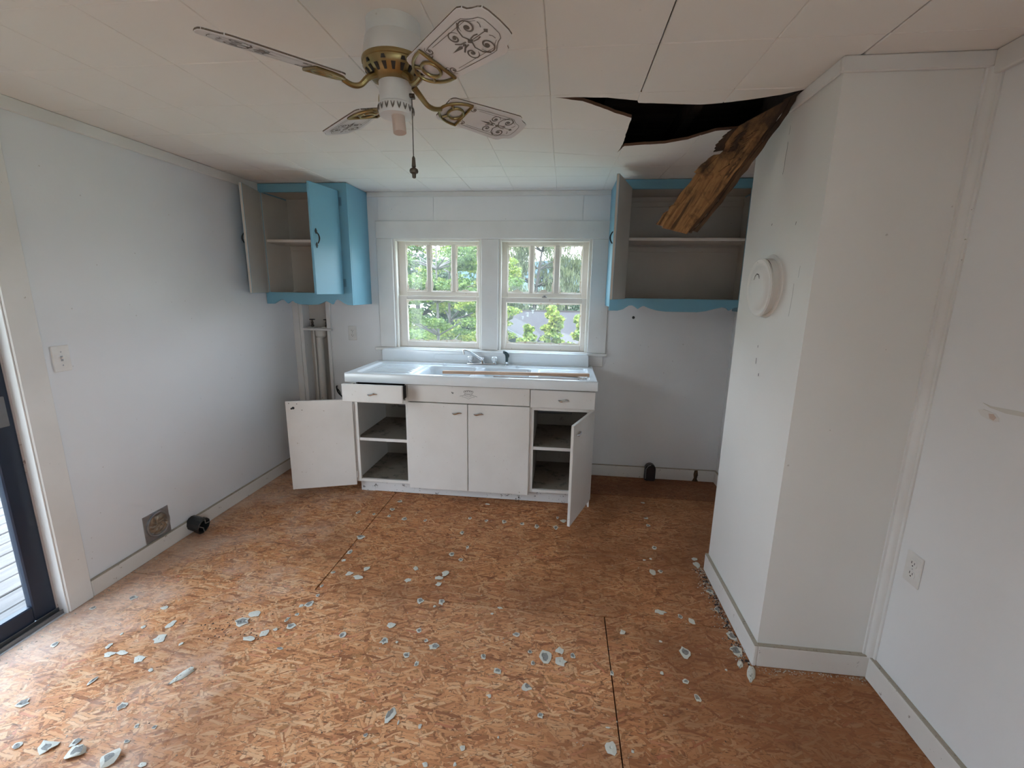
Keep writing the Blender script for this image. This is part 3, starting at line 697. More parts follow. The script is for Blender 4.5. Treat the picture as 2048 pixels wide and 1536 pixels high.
# ================================================================ SINK
sink = thing('kitchen_sink', 'white enamelled double bowl sink with ribbed drainboards and backsplash, on the steel cabinet', 'sink', (.84, -.33, .845))
ZS = .914; sx0, sx1, sy0, sy1 = -.012, 1.688, -.646, -.045
def smooth01(t): t = min(1, max(0, t)); return t * t * (3 - 2 * t)
def rrect(x, y, x0, x1, y0, y1, r):
    dx = max(x0 + r - x, x - x1 + r, 0); dy = max(y0 + r - y, y - y1 + r, 0)
    if dx or dy: return math.hypot(dx, dy) - r
    return max(x0 - x, x - x1, y0 - y, y - y1)
bowls = [(.455, .832, -.585, -.200), (.868, 1.238, -.585, -.200)]
def sink_z(x, y):
    z = ZS
    d = rrect(x, y, .040, 1.645, -.610, -.165, .03)
    z -= .011 * smooth01(-d / .014)
    if d < -.012:
        for a, b in ((.095, .425), (1.285, 1.60)):
            if a < x < b and -.585 < y < -.215:
                e = smooth01((x - a) / .02) * smooth01((b - x) / .05) * smooth01((y + .585) / .01) * smooth01((-.215 - y) / .01)
                z += .0075 * e * max(0, math.sin((y + .585) / .37 * 2 * PI * 7)) ** .8 
    for b in bowls:
        d = rrect(x, y, *b, .055)
        if d < .0: z -= .165 * smooth01(-d / .035) + .012 * smooth01(-d / .15)
        elif d < .012: z -= .002 * (1 - d / .012)
    return z
nx, ny = 230, 132
m = MB(); vs = []
for j in range(ny + 1):
    for i in range(nx + 1):
        x = sx0 + (sx1 - sx0) * i / nx; y = sy0 + (sy1 - sy0) * j / ny
        vs.append((x, y, sink_z(x, y)))
m.add(vs, [(j * (nx + 1) + i, j * (nx + 1) + i + 1, (j + 1) * (nx + 1) + i + 1, (j + 1) * (nx + 1) + i) for j in range(ny) for i in range(nx)])
# rolled front and side aprons
def apron(P, Q, out):
    P, Q, out = V(P), V(Q), V(out); prof = [(0, 0), (.004, -.001), (.007, -.004), (.009, -.010), (.009, -.058), (.006, -.064), (-.004, -.064)]
    vs = [p + out * a + V((0, 0, b)) for p in (P, Q) for a, b in prof]; k = len(prof)
    m.add(vs, [(i, i + 1, k + i + 1, k + i) for i in range(k - 1)])
apron((sx0 - .008, sy0, ZS), (sx1 + .008, sy0, ZS), (0, -1, 0)); apron((sx1, sy0 - .008, ZS), (sx1, sy1, ZS), (1, 0, 0)); apron((sx0, sy1, ZS), (sx0, sy0 - .008, ZS), (-1, 0, 0))
m.build('basin', 'enamel', sink, smooth=True, ang=60, fixn=False)
m = MB()                                                      # backsplash with rounded upper corners and a pressed panel
a, b, z0, z1, r = .014, 1.664, ZS - .03, 1.008, .025
poly = [(a, z0), (b, z0), (b, z1 - r)] + [(b - r + r * math.cos(q), z1 - r + r * math.sin(q)) for q in [PI / 2 * i / 6 for i in range(1, 7)]] + [(a + r - r * math.sin(q), z1 - r + r * math.cos(q)) for q in [PI / 2 * i / 6 for i in range(0, 7)]]
m.prism(poly, .038, 'y', -.084); bs = m.build('backsplash', 'enamel', sink, bevel=.006, seg=3, smooth=True, ang=50)
m = MB(); q0, q1, z0, z1 = .445, 1.20, .932, .978
m.tube([(x, -.0845, z) for x, z in ((.70, z1), (.66, z1), (q0 + .012, z1), (q0, z1 - .012), (q0, z0 + .012), (q0 + .012, z0), (.62, z0), (.715, z0))], .0022, 6)
m.tube([(x, -.0845, z) for x, z in ((.80, z1), (q1, z1 - .0)) ], .0018, 6); m.tube([(x, -.0845, z) for x, z in ((1.0, z0), (q1 + .1, z0))], .0018, 6)
m.build('pressed_line', 'enamel', bs, smooth=True)
for bx in (.645, 1.053):
    MB().lathe([(.001, -.176), (.030, -.176), (.040, -.171), (.043, -.169)], 24, 0, (bx, -.39, ZS), cap=False).build('drain', 'chrome', sink, smooth=True)
for x in (.552, 1.128):                                        # notches pressed in the ledge behind the bowls
    MB().add([(x - .018, -.166, ZS + .0005), (x + .018, -.166, ZS + .0005), (x, -.19, ZS + .002), (x, -.166, ZS + .005)], [(0, 2, 1), (0, 1, 3), (0, 3, 2), (1, 2, 3)]).build('ledge_notch', 'enamel', sink)
# faucet
fz = ZS; fy = -.125
fa = thing('faucet', 'chrome two-handle faucet with clear knobs, standing at the back of the sink', 'faucet', (.842, fy, fz))
m = MB(); m.box((.725, fy - .026, fz), (.955, fy + .022, fz + .012)); m.build('base_plate', 'chrome', fa, bevel=.006, seg=2, smooth=True)
for x in (.748, .938):
    MB().lathe([(.016, .011), (.015, .016), (.011, .020), (.011, .026)], 16, 0, (x, fy, fz)).build('valve_stem', 'chrome', fa, smooth=True)
    m = MB(); prof = [(.012, .024), (.020, .030), (.0225, .042), (.021, .056), (.014, .062)]; vs = []; n = 24
    for r, z in prof:
        for j in range(n): rr = r * (1 if j % 3 else .90); vs.append((x + rr * math.cos(2 * PI * j / n), fy + rr * math.sin(2 * PI * j / n), fz + z))
    m.add(vs, [(i * n + j, i * n + (j + 1) % n, (i + 1) * n + (j + 1) % n, (i + 1) * n + j) for i in range(4) for j in range(n)] + [tuple(range(n)), tuple(4 * n + j for j in range(n))])
    m.build('knob', 'acrylic', fa, smooth=True, ang=25)
MB().lathe([(.020, .010), (.018, .022), (.014, .027), (.014, .040), (.020, .042), (.020, .056), (.012, .059)], 20, 0, (.842, fy, fz)).build('spout_hub', 'chrome', fa, smooth=True, ang=40)
m = MB(); m.curve([(.836, fy - .008, fz + .034), (.800, fy - .022, fz + .066), (.755, fy - .045, fz + .098), (.725, fy - .058, fz + .112), (.714, fy - .063, fz + .112), (.709, fy - .066, fz + .104)], [.010, .0095, .009, .009, .0095, .0095], 12)
m.tube([(.709, fy - .066, fz + .106), (.709, fy - .066, fz + .084)], .0105, 12); m.build('spout', 'chrome', fa, smooth=True)
sp = thing('sink_sprayer', 'dark hand sprayer in a chrome holder, right of the faucet', 'sprayer', (1.035, fy, fz))
MB().lathe([(.019, .0), (.018, .006), (.013, .012), (.013, .026)], 16, 0, (1.035, fy, fz)).build('holder', 'chrome', sp, smooth=True)
m = MB(); m.curve([(1.035, fy, fz + .022), (1.036, fy, fz + .055), (1.034, fy - .004, fz + .080), (1.026, fy - .012, fz + .098), (1.014, fy - .024, fz + .104)], [.010, .0115, .013, .014, .011], 12)
m.tube([(1.040, fy + .003, fz + .095), (1.050, fy + .006, fz + .078), (1.049, fy + .006, fz + .060)], [.004, .0045, .003], 8); m.build('spray_head', 'spray', sp, smooth=True)
# laths lying across the sink
def lath(name, a, b, wd, h, mat, label):
    a, b = V(a), V(b); d = (b - a).normalized(); s = V((-d.y, d.x, 0)); m = MB(); n = 10; vs = []
    for i in range(n + 1):
        p = a + (b - a) * i / n; wob = .0012 * math.sin(i * 1.9)
        for u, v in ((-wd / 2, 0), (wd / 2, 0), (wd / 2, h), (-wd / 2, h)): vs.append(p + s * (u + wob) + V((0, 0, v + .0006 * math.sin(i * 2.7))))
    m.add(vs, [(i * 4 + j, i * 4 + (j + 1) % 4, i * 4 + 4 + (j + 1) % 4, i * 4 + 4 + j) for i in range(n) for j in range(4)] + [(3, 2, 1, 0), tuple(n * 4 + j for j in range(4))])
    return tag(m.build(name, mat, None, (a + b) / 2, bevel=.0015), label, 'wood strip')
lath('wood_strip', (.648, -.568, .916), (1.648, -.466, .912), .030, .020, 'lath', 'long pale wooden strip lying across both sink bowls')
lath('wood_strip', (1.005, -.604, .9045), (1.575, -.590, .9045), .026, .012, 'lathd', 'shorter grey brown wooden strip along the front rim of the sink')

# ================================================================ CEILING FAN
FX, FY = .953, -2.13
fan = thing('ceiling_fan', 'white and brass ceiling fan with four scroll-printed dusty blades, fixed to the ceiling', 'fan', (FX, FY, 1.94))
def FL(prof, n=40, mi=0): return MB().lathe(prof, n, mi, (FX, FY, 0))
FL([(.074, 2.205), (.074, 2.166), (.072, 2.163)]).build('canopy', 'fanw', fan, smooth=True)
FL([(.0765, 2.164), (.079, 2.158), (.0865, 2.112), (.0865, 2.104)]).build('motor_housing', 'fanw', fan, smooth=True)
FL([(.0885, 2.110), (.0895, 2.106), (.0885, 2.100), (.083, 2.097)]).build('brass_band', 'brass', fan, smooth=True)
fw = FL([(.086, 2.102), (.086, 2.094), (.081, 2.082), (.064, 2.064), (.048, 2.056), (.030, 2.054)]).build('motor_cover', 'brass', fan, smooth=True)
m = MB()
for k in range(20):
    a = 2 * PI * k / 20; d = V((math.cos(a), math.sin(a), 0)); s = V((-d.y, d.x, 0)); p0 = V((FX, FY, 2.0805)) + d * .0800; p1 = V((FX, FY, 2.0665)) + d * .0665
    nn = (d * .6 + V((0, 0, -.8))).normalized() * .0012
    m.add([p0 + s * .0062 + nn, p0 - s * .0062 + nn, p1 - s * .0036 + nn, p1 + s * .0036 + nn], [(0, 1, 2, 3)])
    if k % 2: p0 = V((FX, FY, 2.0935)) + d * .0872; p1 = V((FX, FY, 2.0850)) + d * .0835; m.add([p0 + s * .004, p0 - s * .004, p1 - s * .007, p1 + s * .007], [(0, 1, 2, 3)])
m.build('vent_slots', 'crack', fw, fixn=False)
FL([(.046, 2.058), (.0455, 2.052), (.0455, 2.004), (.043, 2.001)]).build('switch_housing', 'fanw', fan, smooth=True)
cr = FL([(.0435, 2.004), (.049, 2.000), (.050, 1.985), (.047, 1.972), (.036, 1.971)], 48).build('leaf_collar', 'fanw', fan, smooth=True)
m = MB()
for k in range(18):
    a = 2 * PI * k / 18
    for e in (-1, 1):
        pts = [(a + e * .0 + e * .10 * t, 1.978 + .017 * t) for t in (0, .5, 1)]
        m.tube([(FX + (.0505 + (z - 1.978) * -.02) * math.cos(q), FY + (.0505 + (z - 1.978) * -.02) * math.sin(q), z) for q, z in pts], [.0008, .0022, .0008], 5)
m.build('leaf_pattern', 'scroll', cr, fixn=False)
m = MB(); m.tube([(FX + .006, FY - .004, 1.985), (FX + .013, FY - .010, 1.925)], .0185, 20); m.build('socket_sleeve', 'card', fan, smooth=True)
# pull chain
pc = MB(); cx, cy = FX + .050, FY - .006
zz = 2.018
pc.tube([(FX + .042, cy, 2.022), (cx + .004, cy, 2.022), (cx + .004, cy, 2.014)], .0065, 8)
while zz > 1.862: pc.lathe([(.0008, zz - .0018), (.0019, zz), (.0008, zz + .0018)], 5, 0, (cx, cy, 0)); zz -= .0036
pcb = pc.build('pull_chain', 'chain', fan, smooth=True)
MB().lathe([(.002, .048), (.0045, .044), (.006, .024), (.0065, .020), (.004, .018), (.0115, .013), (.013, .008), (.0115, .003), (.006, 0), (.0055, -.010), (.002, -.012)], 14, 0, (cx, cy, 1.815)).build('fob', 'chain', pcb, smooth=True)
def spiral(cx, cy, r, turns, d, st, n=26):
    return [(cx + r * (1 - .82 * t) * math.cos(st + d * turns * 2 * PI * t), cy + r * (1 - .82 * t) * math.sin(st + d * turns * 2 * PI * t)) for t in [i / n for i in range(n + 1)]]
def taper(n, w): return [w * (.25 + .75 * math.sin(PI * min(1, (i + .6) / (n - .2)))) for i in range(n)]
def blade(ang):
    a = math.radians(ang); al = math.radians(-16)
    r = V((math.cos(a), math.sin(a), 0)); t = V((-math.sin(a), math.cos(a), 0)); tp = t * math.cos(al) + V((0, 0, 1)) * math.sin(al); nn = r.cross(tp)
    o = V((FX, FY, 2.034))
    T = Matrix(((r.x, tp.x, nn.x, o.x), (r.y, tp.y, nn.y, o.y), (r.z, tp.z, nn.z, o.z), (0, 0, 0, 1)))
    half = [(.158, 0), (.158, .042), (.163, .050), (.172, .055), (.30, .064), (.408, .071), (.418, .071), (.429, .066), (.435, .057), (.445, .052), (.458, .048), (.468, .042), (.472, .028), (.4735, 0)]
    out = half + [(x, -y) for x, y in reversed(half[1:-1])]
    k = len(out); m = MB(); m.T = T
    m.add([(x, y, -.003) for x, y in out] + [(x, y, .003) for x, y in out], [tuple(reversed(range(k))), tuple(range(k, 2 * k))], 0)
    m.f += [(i, (i + 1) % k, k + (i + 1) % k, k + i) for i in range(k)]; m.mi += [1] * k
    b = m.build('blade', ['blade', 'dust_and_sheen'], fan, bevel=.0012)
    m = MB(); m.T = T; z = -.0037
    def st(p, wd): m.ribbon(p, wd, z)
    for e in (1, -1):
        f = lambda P: [(x, e * y) for x, y in P]
        for P, wd in ((spiral(.398, .029, .0215, 1.35, -1, PI), .0032), (spiral(.345, .026, .0175, 1.3, 1, 0.2), .0032), (spiral(.252, .036, .013, 1.2, 1, PI / 2), .0024), (spiral(.240, .026, .007, .9, -1, 0), .002),
                      ([(.373, .004), (.366, .018), (.372, .036), (.388, .049)], .004), ([(.378, .004), (.392, .006), (.404, .004)], .003), ([(.36, .004), (.343, .006), (.330, .014)], .004),
                      ([(.425, .012), (.430, .018), (.431, .026)], .0022), ([(.300, .0475), (.39, .052), (.405, .051), (.415, .043), (.428, .036), (.442, .032), (.449, .022), (.451, 0)], .0016),
                      ([(.245, .041), (.262, .045), (.300, .0475)], .0016), ([(.27, .0385), (.41, .0425), (.416, .036), (.429, .030)], .0012)):
            st(f(P), taper(len(P), wd * 1.35) if len(P) > 10 else wd)
        for cx_, cy_, rr in ((.398, .029, .0065), (.345, .026, .005), (.252, .036, .0038)):
            m.add([(cx_ + rr * math.cos(q * PI / 4), e * (cy_ + rr * math.sin(q * PI / 4)), z) for q in range(8)], [tuple(range(8))])
    for P in ([(.300, 0), (.335, .0045), (.342, 0), (.335, -.0045)], [(.342, 0), (.349, .004), (.356, 0), (.349, -.004)], [(.362, 0), (.371, .007), (.383, 0), (.371, -.007)], [(.383, .001), (.425, .0012), (.425, -.0012), (.383, -.001)], [(.422, 0), (.428, .006), (.436, 0), (.428, -.006)]):
        m.add([(x, y, z) for x, y in P], [tuple(range(len(P)))])
    m.build('scrollwork', 'scroll', b, fixn=False)
    # cast blade iron: curved arm, D-shaped loop with an inner ring
    m = MB(); m.T = T
    Ti = T.inverted(); q0 = Ti @ (o + r * .058 + V((0, 0, .030)))
    m.curve([q0, (.082, 0, .014), (.102, 0, -.008), (.125, 0, -.014), (.150, 0, -.0075)], [.010, .0085, .0075, .007, .0065], 8)
    dd = [(.234, .044)] + [(.234 - .086 * math.sin(q), .052 * math.cos(q)) for q in [PI * i / 14 for i in range(15)]] + [(.234, -.044)]
    m.tube([(x, y, -.0065) for x, y in dd], .0042, 8, closed=True)
    m.tube([(.203 + .025 * math.cos(q), .025 * math.sin(q), -.0078) for q in [2 * PI * i / 16 for i in range(16)]], .0042, 8, closed=True)
    for e in (1, -1): m.tube([(.186, e * .016, -.008), (.172, e * .030, -.0075)], .004, 6)
    m.build('blade_iron', 'brass', b, smooth=True)
for g in (47, 137, 227, 317): blade(g)

# ================================================================ FALLEN BOARD AT THE HOLE
BL = [(2.083, -1.5, 2.115), (2.059, -1.482, 2.089), (2.039, -1.464, 2.06), (2.042, -1.445, 2.05), (2.059, -1.427, 2.055), (2.02, -1.409, 2.022), (1.984, -1.391, 1.986), (1.998, -1.373, 1.982), (1.962, -1.355, 1.924), (1.924, -1.336, 1.872), (1.893, -1.318, 1.831), (1.861, -1.3, 1.78)]
BR = [(2.275, -1.6, 2.205), (2.274, -1.573, 2.182), (2.265, -1.545, 2.15), (2.247, -1.518, 2.111), (2.227, -1.491, 2.07), (2.203, -1.464, 2.022), (2.175, -1.436, 1.973), (2.15, -1.409, 1.929), (2.125, -1.382, 1.881), (2.097, -1.355, 1.835), (2.064, -1.327, 1.787), (2.033, -1.3, 1.739)]
fb = thing('broken_board', 'rotten brown board hanging from the hole in the ceiling beside the chimney', 'board', (1.95, -1.3, 1.74))
BL, BR = [V(p) for p in BL], [V(p) for p in BR]
nb = (BR[-1] - BL[-1]).cross(BL[0] - BL[-1]).normalized()
if nb.y > 0: nb = -nb                                          # towards the room
def strip(name, f0, f1, i0, i1, off, th, mats, seed, wob=.004):
    r2 = random.Random(seed); m = MB(); n = 5; top = []; k = (i1 - i0)
    rows = [i0 + k * q / 22 for q in range(23)]
    vs = []
    for ri in rows:
        a = int(min(ri, 10)); fr = ri - a; L_ = BL[a].lerp(BL[a + 1], fr); R2 = BR[a].lerp(BR[a + 1], fr)
        for j in range(n + 1):
            f = f0 + (f1 - f0) * j / n
            if j in (0, n): f += r2.uniform(-wob, wob) * 4
            vs.append(L_.lerp(R2, f) + nb * (off + r2.uniform(-.0015, .0015)))
    q = len(vs); nr = len(rows)
    m.add(vs + [v - nb * th for v in vs], [(i * (n + 1) + j, i * (n + 1) + j + 1, (i + 1) * (n + 1) + j + 1, (i + 1) * (n + 1) + j) for i in range(nr - 1) for j in range(n)], 0)
    m.f += [tuple(q + x for x in reversed(f)) for f in m.f[:]]; m.mi += [1] * (len(m.f) - len(m.mi))
    e = [i * (n + 1) for i in range(nr)]; e2 = [i * (n + 1) + n for i in range(nr)]
    for E in (e, e2, list(range(n + 1)), [(nr - 1) * (n + 1) + j for j in range(n + 1)]):
        m.f += [(E[i], E[i + 1], E[i + 1] + q, E[i] + q) for i in range(len(E) - 1)]; m.mi += [0] * (len(E) - 1)
    return m.build(name, mats, fb, smooth=True, ang=30)
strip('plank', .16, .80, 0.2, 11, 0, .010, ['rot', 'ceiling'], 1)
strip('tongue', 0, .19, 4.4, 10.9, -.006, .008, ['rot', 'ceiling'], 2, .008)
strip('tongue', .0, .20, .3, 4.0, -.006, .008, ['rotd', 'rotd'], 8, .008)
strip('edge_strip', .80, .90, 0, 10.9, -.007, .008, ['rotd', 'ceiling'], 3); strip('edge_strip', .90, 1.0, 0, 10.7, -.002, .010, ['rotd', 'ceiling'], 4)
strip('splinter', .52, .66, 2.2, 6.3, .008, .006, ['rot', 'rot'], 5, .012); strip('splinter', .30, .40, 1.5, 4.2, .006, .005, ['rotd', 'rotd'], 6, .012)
# ================================================================ FIXTURES
def wall_T(o, n):
    """local x along the wall, y up, z out of the wall"""
    n = V(n); u = V((0, 0, 1)); r = u.cross(n)
    return Matrix(((r.x, u.x, n.x, o[0]), (r.y, u.y, n.y, o[1]), (r.z, u.z, n.z, o[2]), (0, 0, 0, 1)))
def TB(T): m = MB(); m.T = T; return m
def outlet(o, n, label):
    T = wall_T(o, n); t = thing('power_outlet', label, 'outlet', o)
    p = TB(T).box((-.036, -.058, 0), (.036, .058, .005)).build('cover_plate', 'plate', t, bevel=.003)
    for e in (-1, 1):
        m = TB(T); c = e * .0195
        poly = [(.0165 * math.cos(q), c + max(-.0125, min(.0125, .0165 * math.sin(q)))) for q in [2 * PI * i / 20 for i in range(20)]]
        m.add([(x, y, .005) for x, y in poly] + [(x, y, .0068) for x, y in poly], [tuple(range(20, 40))] + [(i, (i + 1) % 20, 20 + (i + 1) % 20, 20 + i) for i in range(20)])
        f = m.build('receptacle', 'plate', t)
        m = TB(T); m.box((-.0075, c - .001, .0066), (-.0050, c + .008, .0072)); m.box((.0050, c - .001, .0066), (.0072, c + .007, .0072)); m.lathe([(.0026, .0066), (.0026, .0072)], 10, 0, (0, c - .0075, 0)); m.build('slots', 'slot', f)
    m = TB(T); m.lathe([(.003, .005), (.003, .0062), (.002, .0066)], 10); m.build('screw', 'chrome', t)
outlet((-.263, 0, 1.117), (0, -1, 0), 'white power outlet on the back wall between laundry pipes and window')
outlet((XR, -1.951, .546), (-1, 0, 0), 'white power outlet low on the right wall beside the chimney')
t = thing('light_switch', 'white toggle light switch on the left wall beside the sliding door', 'switch', (XL, -1.777, 1.156)); T = wall_T((XL, -1.777, 1.156), (1, 0, 0))
TB(T).box((-.037, -.058, 0), (.037, .058, .006)).build('cover_plate', 'plate', t, bevel=.003)
m = TB(T); m.box((-.005, -.012, .006), (.005, .012, .0064)); m.build('toggle_slot', 'galv', t)
m = TB(T); m.add([(-.0035, -.004, .004), (.0035, -.004, .004), (.0035, .004, .004), (-.0035, .004, .004), (-.003, .006, .018), (.003, .006, .018), (.003, .011, .017), (-.003, .011, .017)], [(0, 1, 5, 4), (1, 2, 6, 5), (2, 3, 7, 6), (3, 0, 4, 7), (4, 5, 6, 7)]); m.build('toggle', 'plate', t)
for e in (-.03, .03): m = TB(T); m.lathe([(.003, .006), (.003, .007), (.002, .0074)], 10, 0, (0, e, 0)); m.build('screw', 'chrome', t)
# dryer vent and drain stubs
t = thing('dryer_vent', 'square grey metal dryer vent with round duct, low on the left wall', 'vent', (XL, -1.462, .168)); T = wall_T((XL, -1.462, .168), (1, 0, 0))
m = TB(T); m.box((-.079, -.080, 0), (.079, .079, .003)); m.build('vent_plate', 'galv', t, bevel=.001)
m = TB(T); m.lathe([(.071, .003), (.071, .010), (.067, .012), (.060, .010), (.058, .004)], 32, 0, (.004, .002, 0), cap=False); m.build('duct_collar', 'galv', t, smooth=True)
m = TB(T); r2 = random.Random(4); vs = []; n = 24
for r, z in ((.058, .006), (.048, .005), (.036, .009), (.022, .006), (.010, .010)):
    for j in range(n): q = 2 * PI * j / n; vs.append((.004 + r * math.cos(q), .002 + r * math.sin(q), z + r2.uniform(-.0035, .0045)))
m.add(vs, [(i * n + j, i * n + (j + 1) % n, (i + 1) * n + (j + 1) % n, (i + 1) * n + j) for i in range(4) for j in range(n)] + [tuple(4 * n + j for j in range(n))]); m.build('foil_lining', 'foil', t)
t = thing('drain_stub', 'short black plastic pipe stub poking out above the left baseboard', 'pipe', (XL, -1.252, .06))
m = MB(); m.T = Matrix.Translation((XL + .016, -1.252, .062)) @ Matrix.Rotation(math.radians(12), 4, 'Y')
m.lathe([(.044, -.010), (.045, .048), (.049, .050), (.050, .074), (.047, .077), (.041, .076), (.039, .02), (.002, .018)], 12, 0, (0, 0, 0), 'x', cap=False); m.build('pipe_socket', 'rubber', t, smooth=True, ang=25)
m = MB(); m.T = Matrix.Translation((XL + .016, -1.252, .062)) @ Matrix.Rotation(math.radians(12), 4, 'Y'); m.tube([(.079, -.036, .014), (.080, -.010, -.006), (.079, .004, -.040)], .003, 6); m.tube([(.079, .0, .044), (.080, .006, .016), (.079, .036, .010)], .003, 6); m.build('hose_strap', 'galv', t)
t = thing('pipe_boot', 'black arched plastic pipe boot on the floor against the back wall', 'pipe', (2.196, -.03, 0))
arc = lambda r, zc, xb: [(2.196 - r, .004 + xb), (2.196 + r, .004 + xb)] + [(2.196 + r * math.cos(q), zc + r * math.sin(q)) for q in [PI * i / 10 for i in range(11)]]
m = MB(); m.prism(arc(.041, .100, 0), .050, 'y', -.066); m.build('boot', 'rubber', t, bevel=.004)
m = MB(); m.prism(arc(.031, .080, .0), .004, 'y', -.0695); m.build('boot_opening', 'slot', t)
m = MB(); m.tube([(2.196 - .036, -.069, .02), (2.196 - .036, -.069, .10), (2.196 - .02, -.069, .128), (2.196, -.069, .137)], .003, 6); m.build('boot_rim', 'galv', t)
# laundry plumbing in the corner recess
B(((REC[0], -.030, 1.132), (-.435, .098, 1.150))).build('recess_ledge', 'trim', back, bevel=.003)
B(((-.474, -.024, 1.152), (-.440, -.001, 1.40))).build('recess_cover', 'trim', back, bevel=.002)
tag(MB().tube([(-.580, .045, .0), (-.580, .045, 1.07)], .0285, 20).build('drain_pipe', 'pvc', None, (-.58, .045, 0), smooth=True), 'thick painted drain pipe in the corner recess behind the sink cabinet', 'pipe')
tag(MB().lathe([(.030, 1.07), (.043, 1.085), (.045, 1.128)], 20, 0, (-.565, .045, 0)).build('pipe_collar', 'pvc', None, (-.565, .045, 1.07), smooth=True), 'wide white pipe collar on top of the corner drain pipe', 'pipe fitting')
tag(MB().tube([(-.632, .05, .0), (-.632, .05, 1.131)], .010, 12).build('supply_pipe', 'pvc', None, (-.632, .05, 0), smooth=True), 'thin painted supply pipe left of the thick corner drain pipe', 'pipe')
for x, l in ((-.627, 'left'), (-.503, 'right')):
    t = thing('laundry_valve', 'small dark metal tap on the recess ledge, %s of two under the blue cupboard' % l, 'tap', (x, .03, 1.150))
    MB().box((x - .036, .0, 1.150), (x + .030, .06, 1.160)).build('mounting_block', 'pvc', t, bevel=.003)
    m = MB(); m.lathe([(.012, 1.160), (.013, 1.172), (.009, 1.178), (.011, 1.192), (.008, 1.200), (.005, 1.216)], 12, 0, (x, .03, 0)); m.tube([(x, .03, 1.183), (x + .012, .008, 1.178), (x + .016, -.006, 1.166)], [.009, .009, .011], 10); m.build('valve_body', 'chain', t, smooth=True)
    m = MB(); n = 18; vs = []
    m.tube([(x + .020 * math.cos(q), .03 + .020 * math.sin(q), 1.219) for q in [2 * PI * i / 14 for i in range(14)]], .004, 6, closed=True)
    for q in range(4): m.tube([(x, .03, 1.217), (x + .019 * math.cos(q * PI / 2 + .4), .03 + .019 * math.sin(q * PI / 2 + .4), 1.219)], .003, 6)
    m.build('valve_handle', 'black', t, smooth=True)
m = MB(); m.curve([(-.430, -.002, .665), (-.425, -.020, .655), (-.408, -.030, .615), (-.375, -.036, .585), (-.33, -.04, .55), (-.26, -.04, .54), (-.13, -.03, .56), (-.02, -.02, .60)], .006, 8); m.tube([(-.418, -.014, .640), (-.400, -.022, .622), (-.392, -.024, .600)], .004, 8)
tag(m.build('power_cable', 'black', None, (-.43, -.002, .665), smooth=True), 'black cable looping from the back wall down behind the open drawer', 'cable')
m = MB(); m.lathe([(.011, -.0012), (.009, -.0018), (.003, -.0015)], 9, 0, (1.988, 0, 1.293), 'y'); m.build('nail_hole', 'crack', back)
m = MB(); m.add([(2.548, -.0165, .093), (2.572, -.0165, .095), (2.578, -.0165, .06), (2.572, -.0165, .02), (2.585, -.0165, .0), (2.535, -.0165, 0), (2.548, -.0165, .03), (2.543, -.0165, .06)], [tuple(range(8))]); m.build('stain_patch', 'rotd', bpy.data.objects['baseboard_back'], fixn=False)
# flue cover on the chimney
t = thing('flue_cover', 'round white-painted flue cover on the left face of the chimney', 'cover', (XC, -1.515, 1.515))
m = MB(); m.T = wall_T((XC, -1.515, 1.515), (-1, 0, 0)); m.lathe([(.128, 0), (.126, .004), (.118, .006), (.112, .006)], 48, 0, cap=False); m.build('wall_ring', 'chimney', t, smooth=True)
m = MB(); m.T = wall_T((XC, -1.515, 1.515), (-1, 0, 0)); m.lathe([(.113, .003), (.111, .030)], 48, 0, cap=False); m.build('flue_sleeve', 'chimney', t, smooth=True)
m = MB(); m.T = wall_T((XC, -1.515, 1.512), (-1, 0, 0)) @ Matrix.Rotation(math.radians(3), 4, 'X'); m.lathe([(.106, .026), (.118, .030), (.119, .036), (.112, .040), (.104, .037), (.092, .036), (.088, .040), (.050, .043), (.002, .044)], 48, 0, cap=False); cv = m.build('cover_plate', 'chimney', t, smooth=True, ang=50)
m = MB(); m.T = wall_T((XC, -1.515, 1.512), (-1, 0, 0)); m.ribbon([(-.030, .030), (-.022, .045), (-.006, .054), (.010, .050), (.022, .034)], .0035, .0475); m.build('paint_crack', 'crack', cv, fixn=False)
m = MB(); m.T = wall_T((XC, -1.515, 1.515), (-1, 0, 0))
for pts, wd in (([(0, .43), (.006, .46), (.004, .49), (.010, .52), (.009, .545)], .0022), ([(.010, .57), (.014, .60)], .0014), ([(.205, -.11), (.209, -.07), (.212, -.03), (.211, .01)], .0013), ([(.235, .03), (.238, .07)], .001), ([(-.02, -.30), (-.019, -.325)], .004), ([(-.02, -.245), (-.0195, -.255)], .0035), ([(.02, -.36), (.021, -.372)], .005), ([(-.155, -.09), (-.147, -.094)], .007), ([(-.04, .245), (-.036, .252)], .004), ([(.16, .22), (.164, .232)], .003)):
    m.ribbon(pts, wd, .0008)
m.build('paint_crack', 'crack', chim, fixn=False)
# torn paint on the right wall
T = wall_T((XR, -2.05, 1.165), (-1, 0, 0)); R0 = bpy.data.objects['wall_right']
def blotch(pts, z, mat, nm):
    pts = [(-x, y) for x, y in pts][::-1]; m = TB(T); k = len(pts); m.add([(x, y, 0) for x, y in pts] + [(x, y, z) for x, y in pts], [tuple(range(k, 2 * k))] + [(i, (i + 1) % k, k + (i + 1) % k, k + i) for i in range(k)]); m.build(nm, mat, R0, fixn=False)
blotch([(-.005, .012), (-.03, .008), (-.08, .012), (-.14, .016), (-.20, .02), (-.20, .008), (-.14, .004), (-.08, -.001), (-.03, .003)], .0015, 'pvc', 'torn_edge')
blotch([(.004, -.012), (-.012, -.006), (-.03, -.008), (-.052, -.010), (-.064, -.018), (-.066, -.030), (-.05, -.034), (-.028, -.030), (-.010, -.026)], .003, 'trim', 'torn_paint')
blotch([(-.034, -.014), (-.048, -.012), (-.058, -.020), (-.052, -.030), (-.040, -.027)], .0045, 'card', 'bare_spot')

